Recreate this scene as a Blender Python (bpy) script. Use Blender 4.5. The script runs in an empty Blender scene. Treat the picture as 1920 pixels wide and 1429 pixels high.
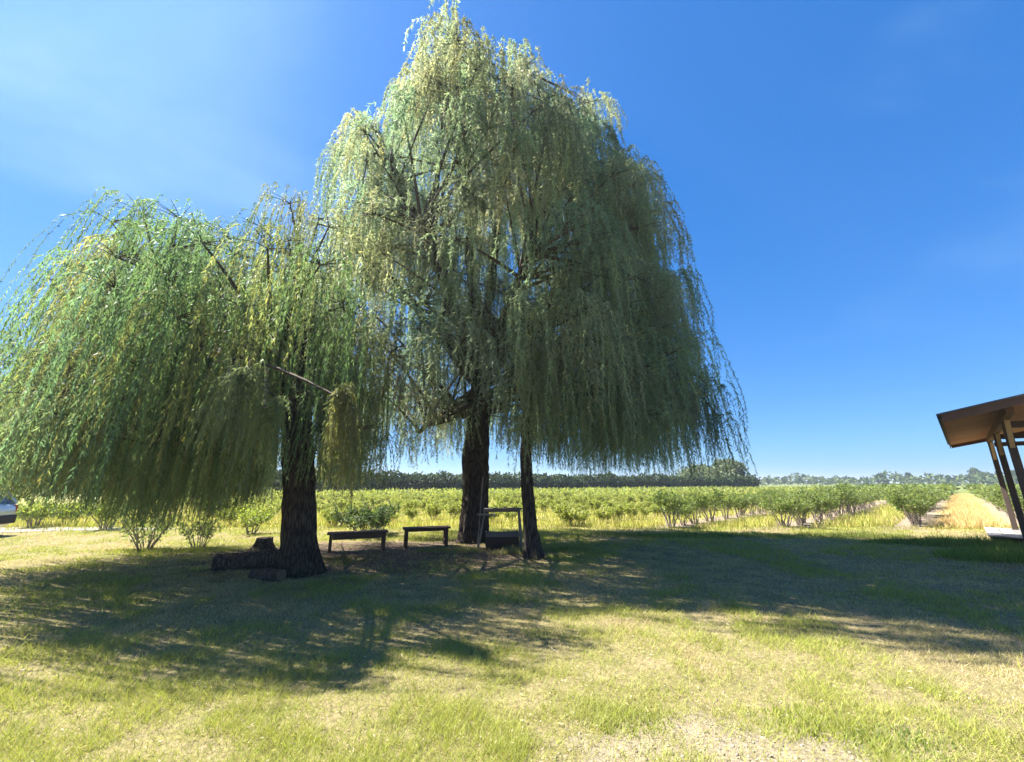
import bpy, bmesh, math, random
import numpy as np
from mathutils import Vector
R = math.radians
rng = np.random.default_rng(11)
random.seed(11)
SC = bpy.context.scene
COL = SC.collection

# ------------------------------------------------------------------ camera, sky, sun, exposure
F = 750.0                       # focal length in pixels of the 1920 px wide photograph
PITCH = math.atan(190.0 / F)
EYE = 1.6
cam = bpy.data.cameras.new('camera')
cam.sensor_width = 36.0
cam.lens = 36.0 * F / 1920.0
cam.clip_start = 0.05
cam.clip_end = 5000
camo = bpy.data.objects.new('camera', cam)
camo.location = (0, 0, EYE)
camo.rotation_euler = (R(90) + PITCH, 0, 0)
COL.objects.link(camo)
SC.camera = camo

SUN_AZ = R(-68)                 # measured from +Y, positive to the right
SUN_EL = R(53)
CLOUD_SHIFT = (0.0, 0.0, 0.0)
w = bpy.data.worlds.new('World')
SC.world = w
w.use_nodes = True
nt = w.node_tree
nt.nodes.clear()
sky = nt.nodes.new('ShaderNodeTexSky')
sky.sky_type = 'NISHITA'
sky.sun_disc = False
sky.sun_elevation = SUN_EL
sky.sun_rotation = SUN_AZ
sky.altitude = 0
sky.air_density = 1.0
sky.dust_density = 0.6
sky.ozone_density = 2.2
hsv = nt.nodes.new('ShaderNodeHueSaturation')
hsv.inputs['Saturation'].default_value = 1.4
bg = nt.nodes.new('ShaderNodeBackground')
bg.inputs['Strength'].default_value = 0.1
wo = nt.nodes.new('ShaderNodeOutputWorld')
nt.links.new(sky.outputs[0], hsv.inputs['Color'])
gam = nt.nodes.new('ShaderNodeGamma')             # a phone's soft highlight response, the same over the whole sky
gam.inputs['Gamma'].default_value = 0.57
grd = nt.nodes.new('ShaderNodeVectorMath')
grd.operation = 'MULTIPLY'
grd.inputs[1].default_value = (0.25, 0.545, 0.95)
nt.links.new(hsv.outputs[0], gam.inputs[0])
nt.links.new(gam.outputs[0], grd.inputs[0])
# thin high cloud: stretched noise on a flat layer, seen in perspective
tcw = nt.nodes.new('ShaderNodeTexCoord')
sxyz = nt.nodes.new('ShaderNodeSeparateXYZ'); nt.links.new(tcw.outputs['Generated'], sxyz.inputs[0])
def wmath(op, a, b=0.0, c=None):
    nd = nt.nodes.new('ShaderNodeMath'); nd.operation = op
    for k, v in enumerate((a, b) if c is None else (a, b, c)):
        if hasattr(v, 'is_linked'): nt.links.new(v, nd.inputs[k])
        else: nd.inputs[k].default_value = v
    return nd.outputs[0]
zz = wmath('ADD', wmath('MAXIMUM', sxyz.outputs[2], 0.0), 0.12)
cxyz = nt.nodes.new('ShaderNodeCombineXYZ')
nt.links.new(wmath('DIVIDE', sxyz.outputs[0], zz), cxyz.inputs[0]); nt.links.new(wmath('DIVIDE', sxyz.outputs[1], zz), cxyz.inputs[1])
mpw = nt.nodes.new('ShaderNodeMapping'); mpw.inputs['Rotation'].default_value = (0, 0, R(35)); mpw.inputs['Scale'].default_value = (0.55, 1.1, 1); mpw.inputs['Location'].default_value = CLOUD_SHIFT
nt.links.new(cxyz.outputs[0], mpw.inputs[0])
nzw = nt.nodes.new('ShaderNodeTexNoise'); nzw.inputs['Scale'].default_value = 0.9; nzw.inputs['Detail'].default_value = 6; nzw.inputs['Roughness'].default_value = 0.5; nzw.inputs['Distortion'].default_value = 0.3
nt.links.new(mpw.outputs[0], nzw.inputs['Vector'])
mrw = nt.nodes.new('ShaderNodeMapRange'); mrw.interpolation_type = 'SMOOTHSTEP'
nt.links.new(nzw.outputs[0], mrw.inputs[0])
mrw.inputs[1].default_value = 0.51; mrw.inputs[2].default_value = 0.82; mrw.inputs[3].default_value = 0.0; mrw.inputs[4].default_value = 0.85
low = nt.nodes.new('ShaderNodeMapRange'); low.interpolation_type = 'SMOOTHSTEP'
nt.links.new(sxyz.outputs[2], low.inputs[0]); low.inputs[1].default_value = 0.15; low.inputs[2].default_value = 0.55
mxw = nt.nodes.new('ShaderNodeMix'); mxw.data_type = 'RGBA'
nt.links.new(wmath('MULTIPLY', mrw.outputs[0], low.outputs[0]), mxw.inputs[0]); nt.links.new(grd.outputs[0], mxw.inputs[6]); mxw.inputs[7].default_value = (1.35, 2.1, 2.45, 1)
nt.links.new(mxw.outputs[2], bg.inputs[0])
nt.links.new(bg.outputs[0], wo.inputs[0])

sun = bpy.data.lights.new('sun', 'SUN')
sun.energy = 5.0
sun.angle = R(0.53)
sun.color = (1.0, 0.94, 0.84)
suno = bpy.data.objects.new('sun', sun)
sd = Vector((math.sin(SUN_AZ) * math.cos(SUN_EL), math.cos(SUN_AZ) * math.cos(SUN_EL), math.sin(SUN_EL)))
suno.rotation_euler = sd.to_track_quat('Z', 'Y').to_euler()
suno.location = sd * 60
COL.objects.link(suno)

vs = SC.view_settings
vs.view_transform = 'Standard'
vs.look = 'None'
vs.exposure = 2.12
vs.gamma = 1.0
vs.use_curve_mapping = False

# ------------------------------------------------------------------ pixel helpers (1920 x 1429 photograph)
CP, SP = math.cos(PITCH), math.sin(PITCH)
def ray(px, py):
    xc = (px - 960.0) / F
    yc = -(py - 714.5) / F
    return np.array([xc, CP - yc * SP, SP + yc * CP])
def ground(px, py, z=0.0):
    d = ray(px, py)
    t = (z - EYE) / d[2]
    return np.array([d[0] * t, d[1] * t, z])
def at(px, py, Y):
    d = ray(px, py)
    t = Y / d[1]
    return np.array([d[0] * t, Y, EYE + d[2] * t])
def proj(p):
    p = np.asarray(p, float)
    x, y, z = p[..., 0], p[..., 1], p[..., 2] - EYE
    zc = y * CP + z * SP
    yc = z * CP - y * SP
    zc = np.maximum(zc, 1e-3)
    return 960 + F * x / zc, 714.5 - F * yc / zc
def inside(px, py, poly):
    c = False
    n = len(poly)
    for i in range(n):
        x1, y1 = poly[i]
        x2, y2 = poly[(i + 1) % n]
        if (y1 > py) != (y2 > py) and px < (x2 - x1) * (py - y1) / (y2 - y1) + x1:
            c = not c
    return c

# ------------------------------------------------------------------ numpy noise
def vnoise(x, y, seed=0):
    x = np.asarray(x, float); y = np.asarray(y, float)
    xi = np.floor(x).astype(np.int64); yi = np.floor(y).astype(np.int64)
    fx = x - xi; fy = y - yi
    fx = fx * fx * (3 - 2 * fx); fy = fy * fy * (3 - 2 * fy)
    def h(a, b):
        n = (a * 374761393 + b * 668265263 + seed * 974634777) & 0xffffffff
        n = ((n ^ (n >> 13)) * 1274126177) & 0xffffffff
        return ((n ^ (n >> 16)) & 0xffff) / 65535.0
    return (h(xi, yi) * (1 - fx) + h(xi + 1, yi) * fx) * (1 - fy) + (h(xi, yi + 1) * (1 - fx) + h(xi + 1, yi + 1) * fx) * fy
def fbm(x, y, seed=0, o=4):
    a, s, t = 0.5, 0.0, 0.0
    for i in range(o):
        s = s + a * vnoise(x * 2 ** i, y * 2 ** i, seed + i * 7); t += a; a *= 0.5
    return s / t

# ------------------------------------------------------------------ materials
class NM:
    def __init__(self, name):
        self.m = bpy.data.materials.new(name)
        self.m.use_nodes = True
        self.t = self.m.node_tree
        self.t.nodes.clear()
        self.out = self.n('ShaderNodeOutputMaterial')
    def n(self, kind, **kw):
        nd = self.t.nodes.new(kind)
        for k, v in kw.items():
            if k in nd.inputs: nd.inputs[k].default_value = v
            else: setattr(nd, k, v)
        return nd
    def l(self, a, b): self.t.links.new(a, b)
    def val(self, x, sock):
        if hasattr(x, 'is_linked'): self.l(x, sock)
        else: sock.default_value = x
    def math(self, op, a, b=0.0, clamp=False):
        nd = self.n('ShaderNodeMath'); nd.operation = op; nd.use_clamp = clamp
        self.val(a, nd.inputs[0]); self.val(b, nd.inputs[1])
        return nd.outputs[0]
    def mix(self, f, a, b, mode='MIX'):
        nd = self.n('ShaderNodeMix'); nd.data_type = 'RGBA'; nd.blend_type = mode
        self.val(f, nd.inputs[0])
        for x, s in ((a, nd.inputs[6]), (b, nd.inputs[7])):
            if isinstance(x, tuple): s.default_value = (*x[:3], 1)
            else: self.l(x, s)
        return nd.outputs[2]
    def ramp(self, f, pts):
        nd = self.n('ShaderNodeValToRGB')
        self.l(f, nd.inputs[0])
        e = nd.color_ramp.elements
        while len(e) < len(pts): e.new(0.5)
        for el, (p, c) in zip(e, pts):
            el.position = p
            el.color = (*c, 1) if isinstance(c, tuple) else (c, c, c, 1)
        return nd.outputs[0]
    def noise(self, scale, vec=None, detail=4.0, rough=0.55, dist=0.0):
        nd = self.n('ShaderNodeTexNoise')
        nd.inputs['Scale'].default_value = scale
        nd.inputs['Detail'].default_value = detail
        nd.inputs['Roughness'].default_value = rough
        nd.inputs['Distortion'].default_value = dist
        if vec is not None: self.l(vec, nd.inputs['Vector'])
        return nd.outputs[0]
    def obj(self, scale=None):
        tc = self.n('ShaderNodeTexCoord').outputs['Object']
        if scale is None: return tc
        mp = self.n('ShaderNodeMapping'); mp.inputs['Scale'].default_value = scale
        self.l(tc, mp.inputs[0])
        return mp.outputs[0]
    def geo(self): return self.n('ShaderNodeNewGeometry').outputs['Position']
    def bump(self, h, strength=0.4, dist=0.02):
        nd = self.n('ShaderNodeBump'); nd.inputs['Strength'].default_value = strength; nd.inputs['Distance'].default_value = dist
        self.l(h, nd.inputs['Height'])
        return nd.outputs[0]
    def pbr(self, color, rough=0.7, normal=None, spec=0.4, metal=0.0, **kw):
        p = self.n('ShaderNodeBsdfPrincipled')
        if isinstance(color, tuple): p.inputs['Base Color'].default_value = (*color, 1)
        else: self.l(color, p.inputs['Base Color'])
        self.val(rough, p.inputs['Roughness'])
        p.inputs['Specular IOR Level'].default_value = spec
        p.inputs['Metallic'].default_value = metal
        for k, v in kw.items(): p.inputs[k].default_value = v
        if normal is not None: self.l(normal, p.inputs['Normal'])
        return p.outputs[0]
    def done(self, sh):
        self.l(sh, self.out.inputs[0])
        return self.m

def leaf_material(name, trans=0.45, tcol=1.5, rough=0.5, spec=0.35, tblue=0.62):
    """leaves: colour comes from a per-leaf attribute 'col'; part of the light passes through"""
    N = NM(name)
    a = N.n('ShaderNodeAttribute'); a.attribute_name = 'col'
    c = a.outputs['Color']
    p = N.pbr(c, rough, spec=spec)
    tr = N.n('ShaderNodeBsdfTranslucent')
    tc = N.mix(1.0, c, (tcol, tcol * 1.0, tcol * tblue), 'MULTIPLY')
    N.l(tc, tr.inputs[0])
    mx = N.n('ShaderNodeMixShader'); mx.inputs[0].default_value = trans
    N.l(p, mx.inputs[1]); N.l(tr.outputs[0], mx.inputs[2])
    return N.done(mx.outputs[0])

def wood_material(name, c1, c2, scale=(3, 30, 30), rough=0.8):
    N = NM(name)
    v = N.obj(scale)
    n1 = N.noise(2.0, v, 6, 0.65, 0.6)
    n2 = N.noise(0.7, N.obj(), 3)
    c = N.ramp(n1, [(0.25, c1), (0.75, c2)])
    c = N.mix(N.ramp(n2, [(0.35, 0.0), (0.75, 0.55)]), c, tuple(x * 0.55 for x in c1))
    oi = N.n('ShaderNodeObjectInfo')              # boards differ a little from one another
    c = N.mix(N.math('MULTIPLY', oi.outputs['Random'], 0.45), c, tuple(x * 0.5 for x in c1))
    return N.done(N.pbr(c, rough, N.bump(n1, 0.5, 0.01), 0.25))

def bark_material(name, c1, c2):
    N = NM(name)
    v = N.obj((9, 9, 0.9))
    n1 = N.noise(1.6, v, 7, 0.7, 0.8)
    vo = N.n('ShaderNodeTexVoronoi'); vo.feature = 'DISTANCE_TO_EDGE'; vo.inputs['Scale'].default_value = 2.6
    N.l(v, vo.inputs['Vector'])
    crack = N.ramp(vo.outputs[0], [(0.0, 0.0), (0.22, 1.0)])
    h = N.math('MULTIPLY', n1, crack)
    c = N.ramp(h, [(0.05, c1), (0.6, c2)])
    moss = N.ramp(N.noise(1.2, N.obj(), 4), [(0.55, 0.0), (0.7, 0.45)])
    c = N.mix(moss, c, (0.075, 0.08, 0.035))
    return N.done(N.pbr(c, 0.9, N.bump(h, 0.9, 0.05), 0.15))

def plain_material(name, c, rough=0.5, spec=0.5, metal=0.0, var=0.15, nscale=8):
    N = NM(name)
    n = N.noise(nscale, N.obj(), 4)
    col = N.mix(N.ramp(n, [(0.3, 0.0), (0.75, 1.0)]), tuple(x * (1 - var) for x in c), c)
    return N.done(N.pbr(col, rough, None, spec, metal))

# ------------------------------------------------------------------ object helpers
def tag(o, label=None, cat=None, group=None, kind=None):
    if label: o['label'] = label
    if cat: o['category'] = cat
    if group: o['group'] = group
    if kind: o['kind'] = kind
    return o
def empty(name, loc=(0, 0, 0), rz=0.0, label=None, cat=None, group=None):
    o = bpy.data.objects.new(name, None)
    o.empty_display_size = 0.2
    o.location = tuple(float(v) for v in loc); o.rotation_euler = (0, 0, rz)
    COL.objects.link(o)
    return tag(o, label, cat, group)
def link(name, me, parent=None, mat=None, loc=None):
    o = bpy.data.objects.new(name, me)
    COL.objects.link(o)
    if mat is not None and len(me.materials) == 0: me.materials.append(mat)
    if parent is not None: o.parent = parent
    if loc is not None: o.location = tuple(float(v) for v in loc)
    return o
def np_mesh(name, V, nper, face_idx=None, col=None, smooth=False):
    """V (n,3); faces of nper corners, consecutive vertices unless face_idx (m,nper) is given"""
    me = bpy.data.meshes.new(name)
    V = np.ascontiguousarray(V, dtype=np.float32)
    if face_idx is None:
        face_idx = np.arange(len(V), dtype=np.int32).reshape(-1, nper)
    m = len(face_idx)
    me.vertices.add(len(V)); me.vertices.foreach_set('co', V.ravel())
    me.loops.add(m * nper); me.loops.foreach_set('vertex_index', np.ascontiguousarray(face_idx, dtype=np.int32).ravel())
    me.polygons.add(m)
    me.polygons.foreach_set('loop_start', np.arange(0, m * nper, nper, dtype=np.int32))
    if smooth: me.polygons.foreach_set('use_smooth', np.ones(m, dtype=bool))
    me.update(calc_edges=True)
    if col is not None:
        a = me.attributes.new('col', 'FLOAT_COLOR', 'FACE')
        c = np.ones((m, 4), np.float32); c[:, :3] = col
        a.data.foreach_set('color', c.ravel())
    return me

class MB:
    """collects boxes, bars and tubes into one mesh"""
    def __init__(self): self.V = []; self.F = []
    def add(self, V, Fc):
        b = len(self.V)
        self.V += [tuple(v) for v in V]
        self.F += [tuple(b + i for i in f) for f in Fc]
        return self
    def box(self, x0, x1, y0, y1, z0, z1):
        V = [(x, y, z) for z in (z0, z1) for y in (y0, y1) for x in (x0, x1)]
        return self.add(V, [(0, 2, 3, 1), (4, 5, 7, 6), (0, 1, 5, 4), (2, 6, 7, 3), (0, 4, 6, 2), (1, 3, 7, 5)])
    def bar(self, a, b, wd, ht, up=(0, 0, 1)):
        a, b = Vector(a), Vector(b)
        d = (b - a).normalized(); u = Vector(up)
        if abs(d.dot(u)) > 0.98: u = Vector((1, 0, 0))
        s = d.cross(u).normalized() * wd / 2; t = s.cross(d).normalized() * ht / 2
        V = [p + i * s + j * t for p in (a, b) for (i, j) in ((-1, -1), (1, -1), (1, 1), (-1, 1))]
        return self.add(V, [(0, 1, 2, 3), (7, 6, 5, 4), (0, 4, 5, 1), (1, 5, 6, 2), (2, 6, 7, 3), (3, 7, 4, 0)])
    def tube(self, pts, rad, n=8, cap=True):
        pts = [Vector(p) for p in pts]
        if not hasattr(rad, '__len__'): rad = [rad] * len(pts)
        V, Fc = [], []
        ref = Vector((0.31, 0.17, 0.93))
        for i, p in enumerate(pts):
            d = (pts[min(i + 1, len(pts) - 1)] - pts[max(i - 1, 0)]).normalized()
            rr = ref if abs(d.dot(ref)) < 0.95 else Vector((1, 0, 0))
            s = d.cross(rr).normalized(); t = s.cross(d)
            for k in range(n):
                a = 2 * math.pi * k / n
                V.append(p + float(rad[i]) * (math.cos(a) * s + math.sin(a) * t))
        for i in range(len(pts) - 1):
            for k in range(n):
                Fc.append((i * n + k, i * n + (k + 1) % n, (i + 1) * n + (k + 1) % n, (i + 1) * n + k))
        if cap:
            Fc.append(tuple(range(n - 1, -1, -1)))
            Fc.append(tuple((len(pts) - 1) * n + k for k in range(n)))
        return self.add(V, Fc)
    def mesh(self, name, bevel=0.0, smooth=False):
        me = bpy.data.meshes.new(name)
        me.from_pydata(self.V, [], self.F)
        bm = bmesh.new(); bm.from_mesh(me)
        bmesh.ops.recalc_face_normals(bm, faces=bm.faces)
        if bevel > 0:
            bmesh.ops.bevel(bm, geom=list(bm.edges), offset=bevel, segments=1, affect='EDGES', clamp_overlap=True)
        bm.to_mesh(me); bm.free()
        if smooth: me.polygons.foreach_set('use_smooth', [True] * len(me.polygons))
        me.update()
        return me
    def build(self, name, mat, parent=None, bevel=0.0, smooth=False):
        return link(name, self.mesh(name, bevel, smooth), parent, mat)
def copy_tree(o, parent=None):
    c = o.copy(); COL.objects.link(c)
    if parent is not None: c.parent = parent
    for ch in list(o.children): copy_tree(ch, c)
    return c

# ------------------------------------------------------------------ key positions
T1 = ground(563, 1074); T2 = ground(889, 1014); T3 = ground(1001, 1044)
ROW_AZ = R(47.3)
RU = np.array([math.sin(ROW_AZ), math.cos(ROW_AZ)])       # along a row, away from the camera
RP = np.array([math.cos(ROW_AZ), -math.sin(ROW_AZ)])      # across the rows
FIELD_Y = 15.0

# ------------------------------------------------------------------ ground
def gz(x, y):
    r = np.hypot(x, y)
    a = np.clip((40 - r) / 20, 0, 1)
    return a * (0.05 * (fbm(x * 0.5, y * 0.5, 3, 3) - 0.5) + 0.02 * (vnoise(x * 2.5, y * 2.5, 9) - 0.5)) - 0.02
def ground_mesh():
    g1 = np.linspace(-26, 26, 261)
    far = np.array([30, 40, 60, 100, 180, 350, 700, 1500, 3000.0])
    xs = np.concatenate([-far[::-1], g1, far])
    ys = np.concatenate([-far[::-1] + 0, g1, far])
    X, Y = np.meshgrid(xs, ys)
    Z = gz(X, Y)
    V = np.stack([X, Y, Z], -1).reshape(-1, 3)
    nx, ny = len(xs), len(ys)
    i = (np.arange(ny - 1)[:, None] * nx + np.arange(nx - 1)[None, :]).ravel()
    return np_mesh('ground', V, 4, np.stack([i, i + 1, i + nx + 1, i + nx], 1), smooth=True)

GRAV = ground(1400, 1425)
def ground_material():
    N = NM('lawn_soil')
    P = N.geo()
    sep = N.n('ShaderNodeSeparateXYZ'); N.l(P, sep.inputs[0])
    X, Y = sep.outputs[0], sep.outputs[1]
    big = N.noise(0.55, P, 3, 0.6)
    mid = N.noise(2.2, P, 5, 0.65)
    fine = N.noise(28.0, P, 5, 0.7)
    vfine = N.noise(110.0, P, 3, 0.7)
    lawn = N.ramp(mid, [(0.30, (0.15, 0.165, 0.045)), (0.47, (0.235, 0.205, 0.09)), (0.62, (0.31, 0.25, 0.14)), (0.78, (0.25, 0.195, 0.125))])
    mott = N.noise(9.0, P, 4, 0.7)
    lawn = N.mix(N.ramp(mott, [(0.47, 0.0), (0.68, 0.6)]), lawn, (0.20, 0.19, 0.07))
    lawn = N.mix(N.ramp(big, [(0.38, 0.0), (0.62, 0.4)]), lawn, (0.28, 0.235, 0.12))
    lawn = N.mix(N.ramp(fine, [(0.35, 0.85), (0.6, 0.0)]), lawn, (0.10, 0.085, 0.045))
    lawn = N.mix(N.ramp(vfine, [(0.55, 0.0), (0.72, 0.6)]), lawn, (0.50, 0.42, 0.25))
    # gravelly worn patch
    def blob(cx, cy, rx, ry, nz, amp):
        dx = N.math('DIVIDE', N.math('SUBTRACT', X, cx), rx)
        dy = N.math('DIVIDE', N.math('SUBTRACT', Y, cy), ry)
        d = N.math('SQRT', N.math('ADD', N.math('MULTIPLY', dx, dx), N.math('MULTIPLY', dy, dy)))
        d = N.math('ADD', d, N.math('MULTIPLY', N.math('SUBTRACT', nz, 0.5), amp))
        nd = N.n('ShaderNodeMapRange'); nd.interpolation_type = 'SMOOTHSTEP'
        N.l(d, nd.inputs[0])
        nd.inputs[1].default_value = 1.15; nd.inputs[2].default_value = 0.75
        nd.inputs[3].default_value = 0.0; nd.inputs[4].default_value = 1.0
        return nd.outputs[0]
    n2 = N.noise(3.5, P, 5, 0.7)
    grav = blob(float(GRAV[0]), float(GRAV[1]), 1.05, 0.55, n2, 2.6)
    gcol = N.ramp(N.noise(60, P, 4, 0.75), [(0.3, (0.16, 0.13, 0.095)), (0.55, (0.30, 0.25, 0.195)), (0.75, (0.42, 0.36, 0.30))])
    col = N.mix(N.math('MULTIPLY', grav, 0.8), lawn, gcol)
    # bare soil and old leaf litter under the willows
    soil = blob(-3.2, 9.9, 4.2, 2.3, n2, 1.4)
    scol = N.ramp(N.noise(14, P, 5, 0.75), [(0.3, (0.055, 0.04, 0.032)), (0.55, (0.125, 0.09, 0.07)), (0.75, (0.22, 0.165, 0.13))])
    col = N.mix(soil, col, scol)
    # the field behind the lawn: lanes of yellow-green grass, soil strips under the rows
    p = N.math('ADD', N.math('MULTIPLY', X, float(RP[0])), N.math('MULTIPLY', Y, float(RP[1])))
    p = N.math('ADD', p, N.math('MULTIPLY', N.math('SUBTRACT', n2, 0.5), 0.6))
    ph = N.math('COSINE', N.math('MULTIPLY', p, 2 * math.pi / 3.0))      # 1 at lane centre, -1 under the row
    fcol = N.ramp(mid, [(0.3, (0.17, 0.20, 0.045)), (0.55, (0.31, 0.30, 0.085)), (0.75, (0.42, 0.35, 0.14))])
    strip = N.math('MULTIPLY', N.ramp(ph, [(0.0, 1.0), (0.45, 0.0)]), N.math('MULTIPLY_ADD' if False else 'ADD', N.math('MULTIPLY', N.math('GREATER_THAN', p, -8.5), 0.7), 0.3))
    fcol = N.mix(strip, fcol, (0.24, 0.19, 0.145))
    lane = N.math('SUBTRACT', 1.0, N.math('ABSOLUTE', N.math('DIVIDE', p, 1.3)), True)
    fcol = N.mix(N.ramp(lane, [(0.0, 0.0), (0.4, 1.0)]), fcol, (0.46, 0.34, 0.15))
    nd = N.n('ShaderNodeMapRange'); N.l(N.math('ADD', Y, N.math('MULTIPLY', n2, 1.6)), nd.inputs[0])
    nd.inputs[1].default_value = FIELD_Y - 0.2; nd.inputs[2].default_value = FIELD_Y + 1.8
    # far from the rows it is one meadow tone
    nf = N.n('ShaderNodeMapRange'); N.l(N.math('ADD', Y, N.math('MULTIPLY', n2, 20.0)), nf.inputs[0])
    nf.inputs[1].default_value = 50.0; nf.inputs[2].default_value = 75.0
    fcol = N.mix(nf.outputs[0], fcol, (0.13, 0.155, 0.05))
    col = N.mix(nd.outputs[0], col, fcol)
    h = N.math('ADD', fine, N.math('MULTIPLY', vfine, 0.6))
    return N.done(N.pbr(col, 0.95, N.bump(h, 0.7, 0.03), 0.1))
g = link('ground', ground_mesh(), None, ground_material())
tag(g, 'dry yellow-green lawn with worn gravelly patch and shaded soil under the willows', 'ground', kind='structure')

# gravel drive behind the parked car
def sheet(name, pts, dz, mat, label, cat, step=0.2):
    """a strip between two edge lines that follows the ground"""
    top, bot = pts
    xs = np.arange(top[0][0], top[-1][0] + 1e-6, step)
    lo = np.interp(xs, [p[0] for p in bot], [p[1] for p in bot]) + 0.25 * (vnoise(xs * 1.1, xs * 0, 51) - 0.5)
    hi = np.interp(xs, [p[0] for p in top], [p[1] for p in top]) + 0.25 * (vnoise(xs * 1.1, xs * 0, 52) - 0.5)
    hi = np.maximum(hi, lo + 0.02)
    m = 20
    T_ = np.linspace(0, 1, m)[:, None]
    Y = lo[None] * (1 - T_) + hi[None] * T_; X = np.repeat(xs[None], m, 0)
    V = np.stack([X, Y, gz(X, Y) + dz], -1).reshape(-1, 3)
    n = len(xs); i = (np.arange(m - 1)[:, None] * n + np.arange(n - 1)[None]).ravel()
    o = link(name, np_mesh(name, V, 4, np.stack([i, i + 1, i + n + 1, i + n], 1), smooth=True), None, mat)
    return tag(o, label, cat, kind='structure')
N = NM('drive_gravel')
n1 = N.noise(30, N.geo(), 5, 0.75)
M_drive = N.done(N.pbr(N.ramp(n1, [(0.3, (0.20, 0.175, 0.14)), (0.7, (0.38, 0.34, 0.29))]), 0.95, N.bump(n1, 0.6, 0.02), 0.1))
sheet('drive', ([(-26, 16.2), (-18, 15.7), (-14, 15.5), (-12.0, 15.2)], [(-26, 13.3), (-18, 13.9), (-14, 14.7), (-12.0, 15.1)]), 0.014, M_drive, 'pale gravel drive beside the shrubs at the lawn edge', 'drive')

# ------------------------------------------------------------------ leaves
def unit(v): return v / np.maximum(np.linalg.norm(v, axis=-1, keepdims=True), 1e-9)
def leaf_quads(P, D, L, W, rg):
    """diamond leaves: base points P, directions D, lengths L, widths W"""
    n = len(P)
    r = rg.normal(size=(n, 3))
    S = unit(np.cross(D, r)) * (W * 0.5)[:, None]
    M = P + D * (L * 0.42)[:, None]
    V = np.empty((n, 4, 3), np.float32)
    V[:, 0] = P; V[:, 1] = M + S; V[:, 2] = P + D * L[:, None]; V[:, 3] = M - S
    return V.reshape(-1, 3)

def leaf_tris(P, D, L, W, rg):
    """slim pointed leaves of one triangle each"""
    n = len(P)
    S = unit(np.cross(D, rg.normal(size=(n, 3)))) * (W * 0.5)[:, None]
    V = np.empty((n, 3, 3), np.float32)
    V[:, 0] = P + S; V[:, 1] = P + D * L[:, None]; V[:, 2] = P - S
    return V.reshape(-1, 3)
M_willow = leaf_material('willow_leaf', 0.5, 2.0, 0.55, 0.3, 0.85)
M_shrub = leaf_material('shrub_leaf', 0.42, 1.7, 0.55, 0.3)
M_far = leaf_material('far_leaf', 0.25, 1.3, 0.7, 0.15)
M_grass = leaf_material('grass_blade', 0.35, 1.3, 0.6, 0.2)
M_bark = bark_material('willow_bark', (0.018, 0.014, 0.012), (0.105, 0.082, 0.066))
M_twig = plain_material('twig_bark', (0.07, 0.055, 0.04), 0.85, 0.15)
M_stem = plain_material('grey_stem', (0.30, 0.25, 0.21), 0.9, 0.15)

def trunk_mesh(name, pts, rad, flare=0.5, seed=0, n=44, lobes=7):
    """tapered trunk with vertical bark ridges and a root flare; pts relative to base"""
    pts = np.array(pts, float); rad = np.array(rad, float)
    m = 64
    s = np.linspace(0, 1, m)
    t = np.linspace(0, 1, len(pts))
    C = np.stack([np.interp(s, t, pts[:, k]) for k in range(3)], 1)
    for k in range(3):                                    # smooth the centre line
        C[1:-1, k] = (C[:-2, k] + 2 * C[1:-1, k] + C[2:, k]) / 4
    rr = np.interp(s, t, rad)
    a = np.linspace(0, 2 * np.pi, n, endpoint=False)
    h = C[:, 2] - C[0, 2]
    ridge = np.abs(np.sin(a[None, :] * lobes + 3 * vnoise(h[:, None] * 0.8 + 0 * a[None, :], a[None, :] * 2, seed)))
    fin = vnoise(a[None, :] * 6 / 1.0, h[:, None] * 5, seed + 3)
    lump = vnoise(np.cos(a)[None, :] * 1.5 + 5, np.sin(a)[None, :] * 1.5 + h[:, None] * 0.7, seed + 5)
    fl = np.exp(-h / 0.28)[:, None] * (flare + 0.55 * flare * np.sin(a[None, :] * 5 + seed))
    Rr = rr[:, None] * (0.83 + 0.18 * ridge + 0.14 * (fin - 0.5) + 0.36 * (lump - 0.5) + fl)
    V = np.stack([C[:, 0, None] + Rr * np.cos(a), C[:, 1, None] + Rr * np.sin(a), np.repeat(C[:, 2, None], n, 1)], -1).reshape(-1, 3)
    i = (np.arange(m - 1)[:, None] * n + np.arange(n)[None, :]).ravel()
    j = (np.arange(m - 1)[:, None] * n + (np.arange(n)[None, :] + 1) % n).ravel()
    return np_mesh(name, V, 4, np.stack([i, j, j + n, i + n], 1), smooth=True)

def bez(a, b, c, n):
    t = np.linspace(0, 1, n)[:, None]
    return (1 - t) ** 2 * a + 2 * t * (1 - t) * b + t * t * c

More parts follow.
